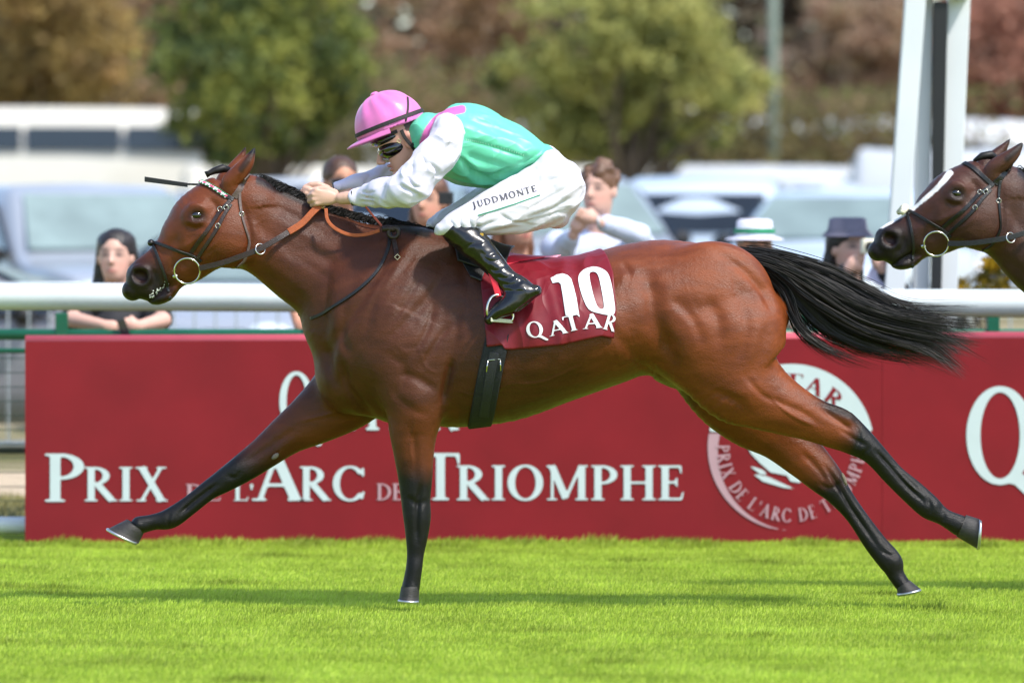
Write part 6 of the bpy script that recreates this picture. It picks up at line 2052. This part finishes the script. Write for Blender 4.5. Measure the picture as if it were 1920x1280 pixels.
    if hair is not None:
        hp_ = [Ell(L(0, .022, .045), (.086, .098, .092), rot=R, k=.02)]
        if long_hair:
            for q in (-1, 1):
                hp_.append(Chain([(*L(q * .055, .03, .07), .033), (*L(q * .076, .045, -.02), .027), (*L(q * .088, .06, -.11), .032), (*L(q * .10, .03 if q < 0 else .08, -.13 - long_hair), .034)], k=.03))
            hp_.append(Chain([(*L(0, .07, .0), .07), (*L(0, .08, -.13), .07), (*L(0, .075, -.13 - long_hair), .05)], k=.04))
        if curly:
            r = np.random.default_rng(int(px))
            for _ in range(26):
                d = r.normal(size=3); d /= np.linalg.norm(d); d[2] = abs(d[2])
                hp_.append(Ell(L(d[0] * .078, .02 + d[1] * .08, .055 + d[2] * .085), (.026, .026, .024), k=.01))
        hp_.append(Ell(L(0, -.105, -.030), (.068, .088, .094), rot=R, op='s', k=.012))
        V, Q = implicit(hp_, .008, 1)
        N = normals_of(V, Q)
        V = V + N * (.003 * fbm(V, 70, 2, 2))[:, None]
        np_mesh('hair', V, Q, hair, root)
    return root, L, H, y, R
M_trouser = pmat('dark_trousers', lin(44, 46, 56))
SK, SK2, SK3 = lin(208, 164, 146), lin(196, 146, 122), lin(190, 134, 106)
brn, blk = hairm('brown_hair', lin(74, 50, 36)), hairm('black_hair', lin(34, 27, 27))
# 1 woman leaning on the fence
p_, L, H, y, R = person('woman with long dark hair in black T-shirt leaning on the green fence', 216, 482, 402, -.12, SK, blk, pmat('black_cotton', lin(36, 36, 40)),
    [[(134, 598, -.16), (196, 610, -.30), (226, 618, -.32)], [(306, 600, -.16), (258, 612, -.30), (232, 606, -.33)]], lean=.42, wide=.165, long_hair=.12)
ph = empty('phone', W(232, 616, y - .36)); tag(ph, 'black phone held by the woman leaning on the fence', 'phone')
MB().box(-.02, .02, -.005, .005, -.045, .045).build('case', M_trim, ph, bevel=.004, local=True); ph.rotation_euler = (0, -.35, 0)
MB().box(-.018, .018, -.0065, -.0055, -.041, .041).build('screen', M_gdark, ph, local=True)
# 2 man in sunglasses behind the jockey's hands
p_, L, H, y, R = person('man in dark sunglasses behind the jockey\'s hands', 640, 345, 392, .35, SK3, brn, pmat('grey_shirt', lin(150, 152, 160)),
    [[(540, 520, -.05), (560, 610, -.2), (575, 620, -.26)], [(735, 520, -.05), (720, 610, -.2), (700, 620, -.26)]])
MB().ball(L(0, -.055, .012), (.076, .055, .020), 20, 10, R).build('sunglasses', M_lens, p_, smooth=True)
# 3 person filming with a phone
p_, L, H, y, R = person('brown-haired person in dark shirt filming with a phone behind the reins', 802, 378, 394, -.3, SK2, hairm('auburn_hair', lin(92, 60, 42)), pmat('charcoal_shirt', lin(52, 52, 56)),
    [[(720, 500, -.05), (790, 470, -.22), (822, 440, -.26)], [(900, 500, -.05), (860, 430, -.22), (846, 395, -.24)]], wide=.18, long_hair=.04)
ph = empty('phone', W(836, 372, y - .28)); tag(ph, 'dark phone held up beside the jockey\'s forearm', 'phone')
MB().box(-.036, .036, -.005, .005, -.03, .03).build('case', M_trim, ph, bevel=.004, local=True)
MB().ball((.02, -.006, .012), (.006, .003, .006), 8, 6).build('camera_lens', M_lens, ph, local=True)
# 4 long brown hair seen under the breeches
person('person with long brown hair seen between boot and breeches', 970, 418, 388, .5, SK2, hairm('chestnut_hair', lin(112, 72, 48)), pmat('brown_top', lin(120, 84, 70)),
    [[(900, 560, -.05), (915, 630, -.2), (930, 640, -.26)], [(1040, 560, -.05), (1020, 630, -.2), (1000, 640, -.26)]], wide=.165, long_hair=.16)
# 5 man in the pale shirt pointing
p_, L, H, y, R = person('curly-haired man in pale blue shirt holding up his hand', 1122, 358, 390, -.45, SK, hairm('light_brown_hair', lin(100, 70, 50)), pmat('pale_blue_shirt', lin(200, 208, 228)),
    [[(1052, 470, -.05), (1075, 440, -.25), (1088, 405, -.3)], [(1196, 440, -.10), (1128, 418, -.28), (1084, 398, -.32)]], wide=.20, curly=1, sleeves='long')
MB().ring(W(1124, 417, y - .28), Vector((0, .6, .8)), Vector((0.25, .77, -.58)).normalized(), .032, .008, 18, 6).build('wrist_watch', M_galv, p_, smooth=True)
# 6 white hat with green band
p_, L, H, y, R = person('person in a white sun hat with green band behind the rump', 1416, 462, 396, .25, SK3, hairm('grey_hair', lin(140, 130, 120)), pmat('cream_shirt', lin(214, 208, 196)),
    [[(1335, 610, -.05), (1350, 640, -.2), (1365, 650, -.26)], [(1500, 610, -.05), (1480, 640, -.2), (1465, 650, -.26)]], wide=.18)
M_hat = pmat('lilac_white_straw', lin(214, 212, 226))
def hat(L, R, m, rb, rt, h, brim, drop, band=None, par=None, z0=.045):
    mb = MB(); n = 28
    rings = [(brim, -drop), (brim * .98, -drop + .006), (rb * 1.04, .004), (rb, .01), (rt * 1.02, h * .9), (rt * .8, h), (0.02, h * .97)]
    for rr, z in rings:
        for j in range(n):
            a = 2 * math.pi * j / n
            mb.v.append(tuple(L(rr * math.cos(a) * .92, .012 + rr * 1.05 * math.sin(a), z0 + z)))
    for i in range(len(rings) - 1):
        for j in range(n):
            mb.f.append([i * n + j, i * n + (j + 1) % n, (i + 1) * n + (j + 1) % n, (i + 1) * n + j])
    mb.f.append([(len(rings) - 1) * n + j for j in range(n)])
    mb.f.append([2 * n + j for j in reversed(range(n))])
    h_ = mb.build('hat', m, par, smooth=True)
    if band:
        b = MB(); pts = [L(rb * 1.035 * math.cos(2 * math.pi * j / 30) * .92, .012 + rb * 1.035 * 1.05 * math.sin(2 * math.pi * j / 30), z0 + .028) for j in range(30)]
        nn = [(p - L(0, .012, z0 + .028)).normalized() for p in pts]
        b.ribbon(pts, nn, .022, .003, closed=True).build('hat_band', band, h_)
hat(L, R, M_hat, .098, .088, .085, .15, .014, pmat('green_ribbon', lin(30, 140, 96)), p_)
# 7 woman with bucket hat and camera
p_, L, H, y, R = person('woman in grey bucket hat taking a picture with a cream camera', 1592, 466, 398, .55, SK, blk, pmat('black_jacket', lin(34, 34, 40)),
    [[(1540, 560, -.12), (1590, 505, -.26), (1612, 482, -.28)], [(1690, 560, -.10), (1655, 505, -.26), (1640, 478, -.28)]], wide=.165, long_hair=.10, sleeves='long')
hat(L, R, pmat('grey_lilac_felt', lin(112, 108, 124)), .098, .088, .065, .128, .026, None, p_, z0=.082)
cm = empty('camera', W(1632, 462, y - .30)); tag(cm, 'cream instant camera held by the woman in the bucket hat', 'camera'); cm.rotation_euler = (0, 0, .3)
MB().box(-.045, .045, -.02, .02, -.035, .035).build('body', mat('cream_plastic', lin(226, 220, 196), .4, .05), cm, bevel=.008, local=True)
MB().tube([(-.012, -.019, 0), (-.012, -.045, 0)], .022, 16).build('lens', M_trim, cm, smooth=False, local=True)
pr_ = empty('race_card', W(1660, 515, y - .25)); tag(pr_, 'pale lilac race card held below the cream camera', 'leaflet'); pr_.rotation_euler = (.2, .5, .25)
MB().box(-.075, .075, -.002, .002, -.06, .06).build('cover', mat('lilac_paper', lin(204, 198, 224), .7, .06), pr_, local=True)
MB().box(-.073, .075, .0025, .004, -.058, .062).build('pages', mat('paper', lin(220, 216, 220), .8, .04), pr_, local=True)
